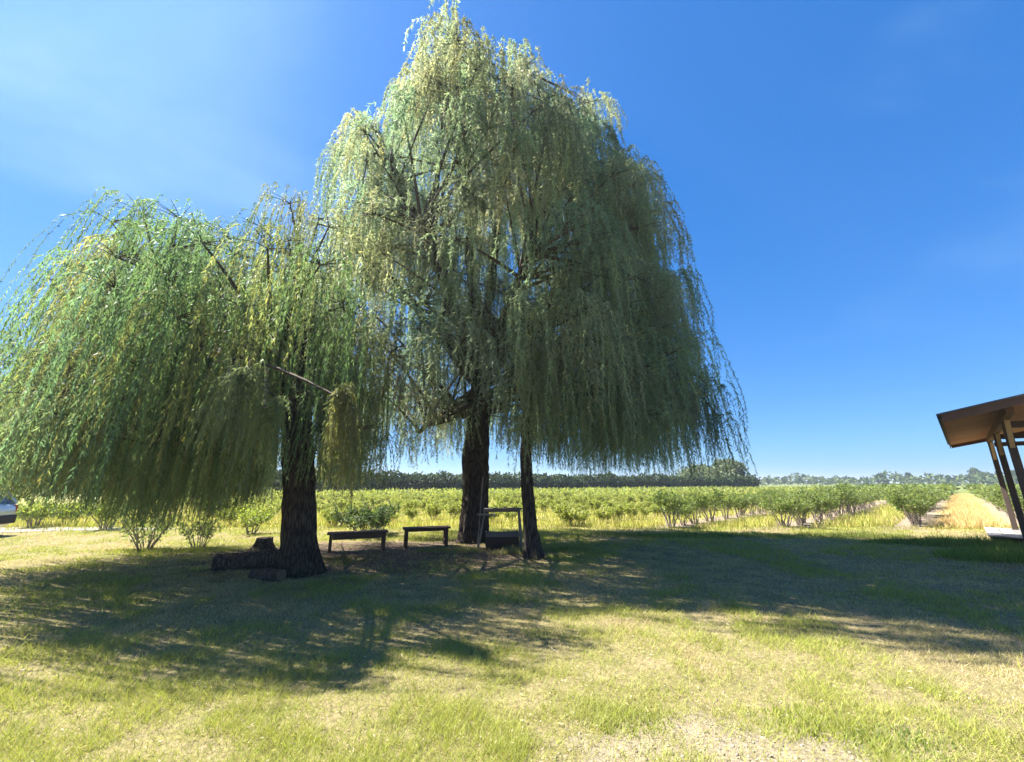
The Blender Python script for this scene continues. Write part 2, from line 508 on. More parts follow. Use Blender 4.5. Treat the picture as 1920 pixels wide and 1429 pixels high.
def willow(name, label, base, trunk_pts, trunk_rad, poly, hem, plan, zr, nclump, leaves, palette, sway, seed,
           main_limbs, explicit=(), ncore=0.3, flare=0.5, step=0.024, lean_out=0.5, hangs=(1.8, 4.2), ragged=0.36, lsize=(0.075, 0.13), lwid=(0.018, 0.027), front=0.5, wob_amp=0.03, tone=0.2):
    """plan = (cx, cy, rx, ry) of the crown at its widest; poly = outline the clump tops stay within; hem(px) = lower edge of the curtains"""
    rg = np.random.default_rng(seed)
    root = empty(name, base, 0, label, 'willow tree')
    base = np.array(base)
    tp = [np.array(p) for p in trunk_pts]
    link('trunk', trunk_mesh('trunk', tp, trunk_rad, flare, seed), root, M_bark)
    fork = base + tp[-1]
    # boughs
    bough_pts = []
    for (tip, r0) in main_limbs:
        tip = np.array(tip, float)
        st = base + tp[-1] - (tp[-1] - tp[-2]) * rg.uniform(0.02, 0.3)
        mid = st * 0.45 + tip * 0.55 + np.array([0, 0, 0.14 * np.linalg.norm(tip - st)])
        c = bez(st, mid, tip, 12)
        c[1:-1] += rg.normal(0, 0.06, (10, 3))
        mb = MB(); mb.tube([p - base for p in c], list(np.linspace(r0, r0 * 0.28, 12)), 9)
        mb.build('bough', M_bark, root, smooth=True)
        bough_pts.append(c)
    allb = np.concatenate([c[3:] for c in bough_pts])
    # clumps: fountains of hanging shoots
    cx, cy, rx, ry = plan
    z0, z1 = zr
    cl = []
    for e in explicit:
        px, py, Y, rad, hang, k = e
        p = at(px, py, Y)
        cl.append((p[0], p[1], p[2] - 0.15, rad, hang, k, True))
    tries = 0
    while len(cl) < nclump + len(explicit) and tries < 60000:
        tries += 1
        zt = z0 + (z1 - z0) * rg.random()
        a = rg.uniform(0, 2 * math.pi)
        if (math.sin(a) > 0) == (rg.random() < front): a = -a
        rho = rg.uniform(0.72, 1.0) if rg.random() > ncore else rg.uniform(0.1, 0.72)
        x = cx + rx * rho * math.cos(a); y = cy + ry * rho * math.sin(a)
        rad = rg.uniform(0.55, 1.15)
        ok = True
        q = np.array([[x, y, zt + 0.25], [x - rad * 0.75, y, zt - 0.1], [x + rad * 0.75, y, zt - 0.1], [x, y - rad * 0.6, zt]])
        PX, PY = proj(q)
        for u, v in zip(PX, PY):
            if not inside(u, v, poly): ok = False; break
        if not ok: continue
        for c in cl:                                     # keep clumps apart
            if (c[0] - x) ** 2 + (c[1] - y) ** 2 + ((c[2] - zt) * 0.7) ** 2 < (0.55) ** 2: ok = False; break
        if not ok: continue
        cl.append((x, y, zt, rad, rg.uniform(*hangs), int(rg.integers(0, len(palette))), False))
    tw = MB()
    starts = []; Ls = []; outs = []; cols = []; swl = []; stepl = []
    per = []
    wsum = sum(c[3] ** 1.3 * c[4] for c in cl)
    for (x, y, z, rad, hang, k, ex) in cl:
        A = np.array([x, y, z])
        d = np.linalg.norm(allb - A + np.array([0, 0, 0.8]), axis=1)
        # branch to this clump from the nearest bough
        b = allb[np.argmin(d * rg.uniform(0.6, 1.4, len(d)) + 2.0 * np.maximum(0, allb[:, 2] - z + 0.2))]
        mid = (A + b) / 2 + np.array([0, 0, 0.07 * np.linalg.norm(A - b)])
        c = bez(b, mid, A, 7)
        tw.tube([p - base for p in c], list(np.linspace(0.05, 0.014, 7)), 5, False)
        share = rad ** 1.3 * hang / wsum * leaves * (1.5 if ex else 1.0)
        ns = max(6, int(share * step / (hang * 0.85)))
        ns = min(ns, 420)
        if ex and rad < 0.2: ns = max(ns, 80)
        a = rg.uniform(0, 2 * np.pi, ns)
        u = np.sqrt(rg.random(ns))
        # a few leading twigs inside the clump carry the shoots, so they group in tresses
        nt_ = max(4, int(4 + rad * 9))
        ta = rg.uniform(0, 2 * np.pi, nt_); tu = np.sqrt(rg.random(nt_)); which = rg.integers(0, nt_, ns)
        mixw = 0.72
        ax = (np.cos(ta) * tu)[which] * mixw + np.cos(a) * u * (1 - mixw)
        ay = (np.sin(ta) * tu)[which] * mixw + np.sin(a) * u * (1 - mixw)
        rr2 = ax ** 2 + ay ** 2
        S = np.stack([x + ax * rad, y + ay * rad, z + 0.42 * rad * (1 - rr2) - 0.25 * rad * rr2 + rg.normal(0, 0.07, ns)], 1)
        for q in range(nt_):
            e = np.array([x + math.cos(ta[q]) * tu[q] * rad * 0.8, y + math.sin(ta[q]) * tu[q] * rad * 0.8, z + 0.1 * rad])
            tw.tube([A - base, (A + e) / 2 - base + np.array([0, 0, 0.03]), e - base], [0.012, 0.008, 0.005], 3, False)
        L = hang * rg.uniform(0.45, 1.12, ns)
        px, py = proj(S)
        hz = np.array([at(pp, hem(pp), yy)[2] for pp, yy in zip(px, S[:, 1])])
        if not ex:
            L = np.minimum(L, S[:, 2] - hz - np.abs(rg.normal(0, 0.22, ns)) + 0.1)
        else:
            L = np.minimum(L, S[:, 2] - 0.9)
        keep = L > 0.25
        S, L, a2 = S[keep], L[keep], np.stack([ax, ay], 1)[keep]
        if len(S) == 0: continue
        out = np.array([x - cx, y - cy]); out = out / (np.linalg.norm(out) + 1e-6) * 0.4
        O = a2 * lean_out + out * 0.35
        sw = np.array([sway(x, z)] * len(S)) + rg.normal(0, 0.035, (len(S), 2))
        pc = 1.12 * np.array(palette[k]) * (1 + tone * rg.uniform(-1, 1))
        tv = (0.8 + 0.4 * rg.random(nt_))[which][keep]
        starts.append(S); Ls.append(L); outs.append(O); swl.append(sw)
        cols.append(pc[None, :] * tv[:, None] * rg.uniform(0.85, 1.15, (len(S), 1)))
    S = np.concatenate(starts); L = np.concatenate(Ls); O = np.concatenate(outs); SW = np.concatenate(swl); Cc = np.concatenate(cols)
    k = np.maximum(3, (L / step).astype(int))
    idx = np.repeat(np.arange(len(S)), k)
    first = np.repeat(np.cumsum(k) - k, k)
    s = (np.arange(len(idx)) - first) * step + rg.uniform(0, step, len(idx))
    e = 1 - np.exp(-s / 0.5)
    wob = rg.uniform(0, 6.28, (len(S), 2))
    P = np.empty((len(idx), 3))
    for j in range(2):
        P[:, j] = S[idx, j] + O[idx, j] * e * 0.8 + SW[idx, j] * s * (0.5 + 0.15 * s) + wob_amp * np.sin(s * 2.3 + wob[idx, j]) * np.minimum(s, 1)
    rise = np.where(rg.random(len(S)) < 0.35, rg.uniform(0.1, 0.5, len(S)), 0.0) * np.minimum(1, np.linalg.norm(O, axis=1) * 3)
    P[:, 2] = S[idx, 2] + 0.18 * np.sin(np.minimum(s / 0.5, 1) * math.pi) * np.linalg.norm(O, axis=1)[idx] + rise[idx] * np.sin(np.minimum(s / 1.0, 1) * math.pi) - s * 0.97
    D = np.stack([rg.normal(0, ragged, len(idx)) + SW[idx, 0] * 0.7, rg.normal(0, ragged, len(idx)) + SW[idx, 1] * 0.7, np.full(len(idx), -0.85)], 1)
    up = np.minimum(s / 0.5, 1)
    D[:, 2] *= 0.3 + 0.7 * up
    D[:, :2] += O[idx] * (1 - up)[:, None]
    D = unit(D)
    tip = np.clip((L[idx] - s) / 0.6, 0.35, 1)
    V = leaf_tris(P, D, rg.uniform(*lsize, len(idx)) * (0.6 + 0.4 * tip), rg.uniform(*lwid, len(idx)) * (0.6 + 0.4 * tip), rg)
    C = Cc[idx] * rg.uniform(0.85, 1.15, (len(idx), 1))
    yl = rg.random(len(idx)) < 0.03
    C[yl] = C[yl] * np.array([1.6, 1.3, 0.8])
    me = np_mesh('crown', (V - base.astype(np.float32)), 3, col=np.clip(C, 0.0, 0.6))
    o = link('crown', me, root, M_willow); o['kind'] = 'stuff'
    o = tw.build('twigs', M_twig, root); o['kind'] = 'stuff'
    return root

# -------- tall willow (stout trunk, seat of the big crown)
POLY_TALL = [(640, 900), (640, 620), (632, 420), (622, 300), (645, 235), (712, 205), (755, 140), (797, 65), (815, 20), (850, 5), (880, 30), (905, 70), (935, 75),
             (960, 30), (980, 40), (1000, 100), (1042, 150), (1115, 172), (1150, 205), (1135, 275), (1190, 292), (1238, 345), (1262, 450), (1298, 530), (1315, 640), (1330, 690), (1340, 900)]
def interp_hem(xs, ys): return lambda p: float(np.interp(p, xs, ys))
hem_tall = interp_hem([600, 700, 770, 830, 900, 960, 1020, 1090, 1200, 1290, 1340, 1400], [925, 925, 905, 870, 845, 840, 868, 892, 890, 895, 860, 880])
PAL_TALL = [(0.138, 0.188, 0.105), (0.170, 0.208, 0.120), (0.118, 0.175, 0.108), (0.20, 0.215, 0.115), (0.145, 0.182, 0.114), (0.18, 0.194, 0.124)]
def lim(px, py, Y, r): return (at(px, py, Y), r)
willow('weeping_willow', 'tall weeping willow with stout dark trunk and the highest grey-green crown', T2,
       [(0, 0, 0), (-0.02, 0, 0.5), (0.02, 0, 1.4), (0.0, -0.05, 2.3), (0.05, -0.1, 3.4), (0.1, -0.1, 4.6)], [0.42, 0.39, 0.34, 0.37, 0.33, 0.27],
       POLY_TALL, hem_tall, (T2[0] + 0.5, 11.9, 5.5, 4.5), (3.6, 19.0), 370, 860000, PAL_TALL,
       lambda x, z: (0.004 * x, 0.0), 21,
       [lim(850, 90, 10.8, 0.20), lim(970, 130, 10.6, 0.17), lim(1090, 260, 11.0, 0.17), lim(720, 290, 11.0, 0.17), lim(1190, 420, 11.5, 0.15), lim(790, 420, 8.5, 0.14), lim(1000, 480, 8.2, 0.13),
        (np.array([T2[0] - 3.0, 14.5, 9.0]), 0.16), (np.array([T2[0] + 3.2, 14.6, 9.5]), 0.16), lim(660, 470, 12.0, 0.14), (np.array([T2[0] - 1.6, 11.6, 3.0]), 0.13)],
       explicit=[(840, 52, 10.6, 0.6, 3.0, 1), (965, 78, 10.6, 0.4, 2.4, 0), (812, 115, 10.4, 0.6, 3.0, 3), (895, 125, 10.4, 0.7, 3.0, 0), (998, 150, 10.6, 0.65, 3.0, 1), (1105, 185, 10.8, 0.75, 2.4, 3),
                 (704, 238, 10.8, 0.65, 3.0, 0), (778, 168, 10.6, 0.7, 3.0, 1), (1190, 318, 11.0, 0.7, 3.2, 3), (1222, 390, 11.2, 0.65, 3.0, 3), (1270, 520, 11.2, 0.7, 3.0, 2), (650, 285, 11.2, 0.6, 3.0, 0),
                 (1300, 640, 11.2, 0.7, 2.6, 2), (1042, 192, 10.7, 0.65, 2.4, 0), (1110, 255, 10.6, 0.9, 3.0, 0), (1160, 320, 10.4, 0.9, 3.0, 1), (1060, 230, 9.8, 0.9, 3.0, 2), (1120, 340, 9.6, 0.9, 3.0, 3), (1185, 400, 10.0, 0.9, 3.0, 0), (1000, 200, 9.9, 0.9, 2.8, 1), (660, 410, 11.2, 0.7, 3.2, 1)], flare=0.2, hangs=(0.8, 2.5), ragged=0.75, lsize=(0.085, 0.14), lwid=(0.021, 0.031), front=0.58, ncore=0.10, wob_amp=0.07, tone=0.32)

# -------- slender willow in front of it
POLY_SLIM = [(930, 900), (940, 640), (980, 500), (1060, 470), (1180, 500), (1260, 560), (1290, 640), (1325, 700), (1350, 780), (1350, 900)]
hem_slim = interp_hem([930, 960, 1020, 1090, 1200, 1290, 1340, 1360, 1400], [845, 840, 870, 894, 892, 900, 860, 890, 890])
PAL_SLIM = [(0.110, 0.155, 0.082), (0.122, 0.164, 0.088), (0.10, 0.148, 0.082), (0.142, 0.172, 0.10)]
willow('weeping_willow', 'slender weeping willow leaning slightly, its thin trunk beside the stout one', T3,
       [(0, 0, 0), (-0.06, 0, 0.5), (-0.12, 0.02, 1.3), (-0.16, 0.05, 2.3), (-0.1, 0.1, 3.4)], [0.19, 0.165, 0.145, 0.14, 0.12],
       POLY_SLIM, hem_slim, (T3[0] + 1.7, 10.2, 3.2, 2.6), (2.8, 6.6), 58, 185000, PAL_SLIM,
       lambda x, z: (0.004 * x, 0.0), 33,
       [lim(1060, 540, 9.5, 0.085), lim(1200, 600, 9.8, 0.085), lim(1300, 700, 10.2, 0.07), lim(990, 610, 8.6, 0.07), lim(1120, 640, 11.5, 0.07)],
       explicit=[(1328, 715, 10.2, 0.45, 2.4, 0), (1300, 690, 9.8, 0.5, 2.4, 1), (1345, 770, 10.4, 0.3, 1.7, 2), (1190, 700, 8.2, 0.6, 2.0, 3), (985, 640, 7.9, 0.5, 2.6, 3)], flare=0.35, ncore=0.15, hangs=(1.2, 3.2), ragged=0.55, wob_amp=0.05, tone=0.25)

# -------- broad willow on the left
POLY_WIDE = [(-80, 960), (-30, 760), (40, 640), (85, 560), (115, 505), (160, 455), (205, 395), (260, 376), (330, 382), (430, 418), (490, 392), (520, 358), (560, 350), (610, 380), (680, 430), (720, 560), (725, 900)]
hem_wide = interp_hem([-200, 0, 60, 130, 250, 300, 400, 480, 520, 532, 600, 612, 660, 740], [955, 952, 938, 932, 955, 990, 985, 955, 935, 770, 770, 912, 914, 912])
PAL_WIDE = [(0.080, 0.134, 0.050), (0.098, 0.148, 0.054), (0.128, 0.145, 0.048), (0.070, 0.120, 0.062), (0.105, 0.138, 0.062), (0.17, 0.178, 0.068)]
willow('weeping_willow', 'broad low weeping willow with thick furrowed trunk, crown spreading over the shrubs', T1,
       [(0, 0, 0), (-0.07, 0, 0.5), (-0.19, 0, 1.3), (-0.34, 0.0, 2.2), (-0.5, 0.0, 3.2), (-0.62, 0, 3.9)], [0.35, 0.305, 0.29, 0.29, 0.27, 0.24],
       POLY_WIDE, hem_wide, (-5.75, 8.8, 4.5, 3.4), (1.9, 8.2), 165, 700000, PAL_WIDE,
       lambda x, z: (-0.03 - 0.13 * max(0.0, min(1.0, (-6.0 - x) / 3.5)), -0.02), 45,
       [lim(280, 520, 8.4, 0.15), lim(140, 600, 8.2, 0.13), lim(400, 560, 7.4, 0.13), lim(560, 500, 8.4, 0.14), lim(650, 560, 9.4, 0.12), lim(330, 640, 6.4, 0.11), lim(480, 600, 6.6, 0.10), lim(60, 680, 8.6, 0.12),
        (np.array([-7.0, 11.2, 5.5]), 0.13), (np.array([-4.0, 11.0, 6.0]), 0.13)],
       explicit=[(500, 745, 5.0, 0.12, 1.0, 4), (462, 690, 5.0, 0.14, 0.9, 4), (634, 722, 5.1, 0.11, 1.25, 5), (270, 392, 8.2, 0.8, 3.0, 1), (210, 405, 8.2, 0.6, 3.2, 0), (130, 490, 8.2, 0.35, 2.4, 3), (100, 515, 8.1, 0.22, 2.0, 3),
                 (45, 640, 8.0, 0.3, 2.2, 3), (340, 400, 8.2, 0.8, 3.0, 0), (545, 372, 8.4, 0.7, 3.0, 2), (600, 400, 8.6, 0.7, 3.0, 5), (490, 415, 8.3, 0.6, 3.0, 3), (20, 750, 8.4, 0.5, 2.2, 1), (415, 510, 6.6, 0.35, 1.6, 4)],
       flare=0.16, ncore=0.25, hangs=(2.2, 5.2), lsize=(0.07, 0.12), lwid=(0.014, 0.021), front=0.55)

# ------------------------------------------------------------------ grass on the lawn (blades)
def blades(name, X, Y, Hh, Wd, lean, colr, label, cat, z=None, seed=5):
    rg = np.random.default_rng(seed)
    n = len(X)
    a = rg.uniform(0, 2 * np.pi, n)
    Z = gz(X, Y) if z is None else z
    P = np.stack([X, Y, Z - 0.008], 1)
    S = np.stack([np.cos(a), np.sin(a), 0 * a], 1) * (Wd / 2)[:, None]
    b = rg.uniform(0, 2 * np.pi, n)
    T = P + np.stack([np.cos(b) * lean * Hh, np.sin(b) * lean * Hh, Hh], 1)
    V = np.stack([P - S, P + S, T], 1).reshape(-1, 3)
    me = np_mesh(name, V, 3, col=colr)
    o = link(name, me, None, M_grass)
    return tag(o, label, cat, kind='stuff')
def lawn_points(n):
    d = 2.3 + (17.5 - 2.3) * rng.random(n * 2) ** 1.4
    az = rng.uniform(R(-58), R(58), n * 2)
    r = d / np.cos(az)
    X = r * np.sin(az); Y = r * np.cos(az)
    return X, Y
NL = 420000
X, Y = lawn_points(NL)
keep = Y < 15.8
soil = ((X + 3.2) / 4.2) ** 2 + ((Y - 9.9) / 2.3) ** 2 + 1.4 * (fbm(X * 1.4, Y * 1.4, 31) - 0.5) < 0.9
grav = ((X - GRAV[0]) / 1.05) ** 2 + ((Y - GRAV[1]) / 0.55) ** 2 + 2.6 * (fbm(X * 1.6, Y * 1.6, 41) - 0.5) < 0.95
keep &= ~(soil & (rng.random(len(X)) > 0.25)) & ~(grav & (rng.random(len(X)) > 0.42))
clump = fbm(X * 3.0, Y * 3.0, 77, 3)
keep &= rng.random(len(X)) < np.clip((clump - 0.2) * 2.2, 0.3, 1)
trunks = np.minimum(np.minimum(np.hypot(X - T1[0], Y - T1[1]) - 0.5, np.hypot(X - T2[0], Y - T2[1]) - 0.6), np.hypot(X - T3[0], Y - T3[1]) - 0.3) > 0
drive = (X < -11.8) & (Y > np.interp(X, [-26, -18, -14, -12], [13.3, 13.9, 14.7, 15.1]) + 0.15 * rng.normal(size=len(X))) & (Y < 16.2)
keep &= trunks & ~drive
X, Y = X[keep], Y[keep]
patch = fbm(X * 0.7, Y * 0.7, 5, 4) + 0.25 * (fbm(X * 4, Y * 4, 15, 2) - 0.5)
green = np.clip((patch - 0.49) * 6 + 0.30, 0.06, 0.92)
isg = rng.random(len(X)) < green
straw = np.stack([rng.uniform(0.36, 0.56, len(X)), np.zeros(len(X)), np.zeros(len(X))], 1)
straw[:, 1] = straw[:, 0] * rng.uniform(0.78, 0.88, len(X)); straw[:, 2] = straw[:, 0] * rng.uniform(0.36, 0.58, len(X))
grn = np.stack([rng.uniform(0.22, 0.40, len(X)), np.zeros(len(X)), np.zeros(len(X))], 1)
grn[:, 1] = grn[:, 0] * rng.uniform(1.0, 1.16, len(X)); grn[:, 2] = grn[:, 0] * rng.uniform(0.18, 0.32, len(X))
colg = np.where(isg[:, None], grn, straw)
far_ = np.clip(np.hypot(X, Y) / 6.0, 0.7, 2.2)
Hh = rng.uniform(0.015, 0.045, len(X)) * (1 + 0.7 * isg) * (0.7 + 0.8 * clump[keep])
blades('grass', X, Y, Hh, rng.uniform(0.004, 0.008, len(X)) * far_, rng.uniform(0.3, 1.6, len(X)), colg, 'short dry mown grass covering the lawn', 'grass')
# matted dry thatch between the blades
X, Y = lawn_points(150000)
ok = (Y < 14.5) & ~((((X + 3.2) / 4.2) ** 2 + ((Y - 9.9) / 2.3) ** 2 < 0.8) & (rng.random(len(X)) > 0.3)) & ~((X < -11.5) & (Y > 13.2))
X, Y = X[ok], Y[ok]; n = len(X)
tcol = rng.uniform(0.22, 0.62, (n, 1)) * np.stack([np.ones(n), rng.uniform(0.78, 0.9, n), rng.uniform(0.38, 0.62, n)], 1)
blades('thatch', X, Y, rng.uniform(0.008, 0.02, n), rng.uniform(0.004, 0.008, n) * np.clip(np.hypot(X, Y) / 6.0, 0.7, 2.2), rng.uniform(2.0, 5.0, n), tcol, 'matted dry clippings lying in the lawn', 'dry grass', seed=9)

# tall weeds: along the lawn's back edge, by the deck, beside the benches
def weed_patch(cx, cy, rx, ry, n, h0, h1, tone):
    a = rng.uniform(0, 2 * np.pi, n); u = np.sqrt(rng.random(n))
    X = cx + rx * u * np.cos(a); Y = cy + ry * u * np.sin(a)
    H = rng.uniform(h0, h1, n) * (1.1 - 0.6 * u) * (0.6 + 0.8 * fbm(X * 2, Y * 2, 8, 2))
    t = np.array(tone)[None, :] * rng.uniform(0.7, 1.3, (n, 1))
    return X, Y, H, t
wl = []
for (px, py, rx, ry, n, h0, h1, tone) in [
    (1900, 1046, 1.6, 0.7, 3200, 0.12, 0.42, (0.17, 0.24, 0.045)), (1830, 1022, 1.6, 0.5, 2400, 0.10, 0.34, (0.18, 0.23, 0.05)),
    (1740, 1016, 1.8, 0.5, 2200, 0.10, 0.30, (0.15, 0.21, 0.045)), (1600, 1004, 1.8, 0.5, 1800, 0.08, 0.24, (0.17, 0.21, 0.05)),
    (1350, 1004, 2.6, 0.6, 2800, 0.06, 0.20, (0.13, 0.19, 0.04)), (1180, 1003, 1.8, 0.6, 1600, 0.05, 0.17, (0.14, 0.18, 0.04)),
    (850, 1032, 0.9, 0.35, 900, 0.05, 0.20, (0.22, 0.24, 0.09)), (960, 1036, 0.55, 0.25, 600, 0.06, 0.24, (0.24, 0.24, 0.11)), (800, 1012, 0.7, 0.4, 600, 0.06, 0.22, (0.15, 0.18, 0.05)),
    (640, 1050, 0.8, 0.4, 700, 0.03, 0.10, (0.10, 0.13, 0.03)), (1060, 1030, 0.7, 0.4, 600, 0.05, 0.16, (0.14, 0.18, 0.04)),
    (320, 1032, 1.6, 0.3, 1200, 0.04, 0.16, (0.22, 0.25, 0.06)), (1530, 1352, 0.35, 0.22, 420, 0.03, 0.09, (0.26, 0.30, 0.06)), (1690, 1390, 0.35, 0.2, 420, 0.03, 0.09, (0.17, 0.24, 0.07)),
    (1180, 1350, 0.3, 0.18, 260, 0.02, 0.07, (0.22, 0.27, 0.06))]:
    c = ground(px, py)
    wl.append(weed_patch(c[0], c[1], rx, ry, n, h0, h1, tone))
# rough band where the lawn meets the field
n = 9000
X = rng.uniform(-24, 24, n); Y = FIELD_Y + 0.2 + rng.normal(0, 0.55, n)
wl.append((X, Y, rng.uniform(0.05, 0.2, n), np.array([[0.22, 0.23, 0.06]]) * rng.uniform(0.7, 1.35, (n, 1))))
X, Y, H, t = [np.concatenate([q[i] for q in wl]) for i in range(4)]
blades('weeds', X, Y, H, rng.uniform(0.010, 0.022, len(X)), rng.uniform(0.1, 0.7, len(X)), t, 'taller green weeds at the lawn edge and round the benches', 'weeds', seed=6)
# dry straw in the wide lane and grass in the other lanes of the field
n = 26000
s = 17.5 + 60 * rng.random(n) ** 1.7; p = rng.normal(0, 0.5, n)
X = RU[0] * s + RP[0] * p; Y = RU[1] * s + RP[1] * p
ok = Y > FIELD_Y + 0.2
H = rng.uniform(0.12, 0.42, n) * np.exp(-(p / 0.9) ** 2)
t = np.array([[0.62, 0.47, 0.24]]) * rng.uniform(0.75, 1.25, (n, 1)); gsel = rng.random(n) < 0.12; t[gsel] = np.array([0.24, 0.25, 0.07])
blades('straw_grass', X[ok], Y[ok], H[ok], rng.uniform(0.015, 0.03, ok.sum()), rng.uniform(0.1, 0.6, ok.sum()), t[ok], 'tall dry straw-coloured grass filling the wide lane between rows', 'dry grass', seed=7)
n = 110000
X = rng.uniform(-32, 40, n); Y = FIELD_Y + 0.8 + 32 * rng.random(n) ** 1.6
p = X * RP[0] + Y * RP[1]
lane = np.abs(((p / 3.0 + 0.5) % 1.0) - 0.5) * 3.0
ok = (lane < np.where(p > -8.5, 1.05, 1.5)) & (np.abs(p) > 1.3)
X, Y = X[ok], Y[ok]; n = len(X)
t = np.array([[0.31, 0.33, 0.075]]) * rng.uniform(0.7, 1.3, (n, 1)); gsel = rng.random(n) < 0.35; t[gsel] = np.array([0.44, 0.36, 0.15]) * rng.uniform(0.8, 1.2, (gsel.sum(), 1))
blades('field_grass', X, Y, rng.uniform(0.10, 0.36, n), rng.uniform(0.02, 0.035, n), rng.uniform(0.1, 0.6, n), t, 'yellow-green grass in the lanes between the bush rows', 'grass', seed=8)

# pebbles and dry litter in the worn foreground
def pebble_field(n):
    V = []; Fc = []
    a = rng.normal(0, 0.75, n); b = rng.normal(0, 0.45, n)
    X = GRAV[0] + a * 1.2; Y = np.maximum(2.35, GRAV[1] + b * 1.0)
    sz = 0.003 + 0.010 * rng.random(n) ** 4
    base = np.array([[1, 0, 0], [0, 1, 0], [-1, 0, 0], [0, -1, 0], [0, 0, 0.6], [0, 0, -0.6]], float)
    fc = np.array([[0, 1, 4], [1, 2, 4], [2, 3, 4], [3, 0, 4], [1, 0, 5], [2, 1, 5], [3, 2, 5], [0, 3, 5]])
    V = base[None] * sz[:, None, None] * rng.uniform(0.6, 1.3, (n, 6, 1))
    V[:, :, 0] += X[:, None]; V[:, :, 1] += Y[:, None]; V[:, :, 2] += (gz(X, Y) + sz * 0.25)[:, None]
    Fi = (fc[None] + 6 * np.arange(n)[:, None, None]).reshape(-1, 3)
    g = rng.uniform(0.16, 0.48, (n, 1)) * np.array([[1.0, 0.88, 0.74]])
    return np_mesh('pebbles', V.reshape(-1, 3), 3, Fi, col=np.repeat(g, 8, 0))
N = NM('pebble'); a_ = N.n('ShaderNodeAttribute'); a_.attribute_name = 'col'
M_peb = N.done(N.pbr(a_.outputs['Color'], 0.85, None, 0.2))
tag(link('pebbles', pebble_field(2200), None, M_peb), 'small pale pebbles scattered over the worn patch of lawn', 'pebbles', kind='stuff')
n = 5200
X, Y = lawn_points(n // 2); ok = Y < 12; X, Y = X[ok], Y[ok]; n = len(X)
D = unit(np.stack([rng.normal(0, 1, n), rng.normal(0, 1, n), rng.normal(0, 0.15, n)], 1))
V = leaf_quads(np.stack([X, Y, gz(X, Y) + 0.02], 1), D, rng.uniform(0.02, 0.05, n), rng.uniform(0.005, 0.012, n), rng)
tag(link('leaf_litter', np_mesh('leaf_litter', V, 4, col=rng.uniform(0.35, 0.62, (n, 1)) * np.array([[1, 0.88, 0.6]])), None, M_grass), 'pale dry willow leaves fallen on the lawn', 'leaf litter', kind='stuff')

# ------------------------------------------------------------------ shrubs and bushes
def shrub_meshes(seed, h, wd, nleaf, ll, lw, tones, nstem=8, bare=0.3, spread=0.5, upright=0.6):
    rg = np.random.default_rng(seed)
    mb = MB(); tips = []
    for i in range(nstem):
        a = 2 * math.pi * (i + rg.random()) / nstem
        r = wd * 0.5 * rg.uniform(0.35, 1.0)
        top = np.array([math.cos(a) * r, math.sin(a) * r, h * rg.uniform(0.7, 1.0) * (1 - 0.25 * (r / (wd * 0.5)) ** 2)])
        b0 = np.array([math.cos(a) * wd * 0.07, math.sin(a) * wd * 0.07, -0.03])
        mid = np.array([math.cos(a) * r * spread, math.sin(a) * r * spread, h * 0.5])
        c = bez(b0, mid, top, 7); c[1:-1] += rg.normal(0, 0.02 * h, (5, 3))
        mb.tube(c, list(np.linspace(0.018, 0.005, 7) * max(0.7, h)), 4, False)
        tips.append(c)
        for k in range(3):
            t = rg.uniform(0.35, 0.9); j = min(5, int(t * 6)); s0 = c[j]
            e = s0 + np.array([rg.normal(0, 0.16), rg.normal(0, 0.16), rg.uniform(0.1, 0.32)]) * h
            e[2] = min(e[2], h * 1.05)
            mb.tube([s0, (s0 + e) / 2 + np.array([0, 0, 0.02]), e], [0.008, 0.006, 0.003], 3, False)
            tips.append(bez(s0, (s0 + e) / 2, e, 4))
    pts = np.concatenate(tips)
    zt = pts[:, 2] / h
    wgt = np.clip((zt - bare) / 0.3, 0.0, 1.0) + 0.02
    i = rg.choice(len(pts), nleaf, p=wgt / wgt.sum())
    P = pts[i] + rg.normal(0, 0.055, (nleaf, 3)) * np.array([1, 1, 0.9]) * max(0.8, h)
    P[:, 2] = np.maximum(P[:, 2], 0.03)
    D = rg.normal(0, 0.7, (nleaf, 3)); D[:, 2] += upright; D[:, :2] += P[:, :2] / wd * 0.8
    V = leaf_quads(P, unit(D), rg.uniform(0.7, 1.3, nleaf) * ll, rg.uniform(0.7, 1.3, nleaf) * lw, rg)
    tn = np.array(tones)[rg.integers(0, len(tones), nleaf)] * rg.uniform(0.75, 1.25, (nleaf, 1))
    return mb.mesh('stems', smooth=True), np_mesh('foliage', V, 4, col=tn)
def shrub(name, loc, meshes, label, cat, group=None, rz=0.0, sc=1.0, scz=None, stem_mat=None):
    o = empty(name, loc, rz, label, cat, group)
    o.scale = (sc, sc, sc if scz is None else scz)
    link('stems', meshes[0], o, stem_mat or M_stem); link('foliage', meshes[1], o, M_shrub)
    return o
GRN = [(0.12, 0.165, 0.045), (0.145, 0.19, 0.05), (0.095, 0.14, 0.045), (0.17, 0.20, 0.06)]
YEL = [(0.19, 0.225, 0.05), (0.23, 0.255, 0.06), (0.165, 0.21, 0.05), (0.26, 0.265, 0.08)]
bush_hi = [shrub_meshes(100 + i, 1.22, 1.3, 1700, 0.085, 0.042, GRN, 9, 0.36) for i in range(5)]
bush_lo = [shrub_meshes(120 + i, 0.72, 1.15, 1500, 0.085, 0.042, YEL, 9, 0.12) for i in range(4)]
cand = []
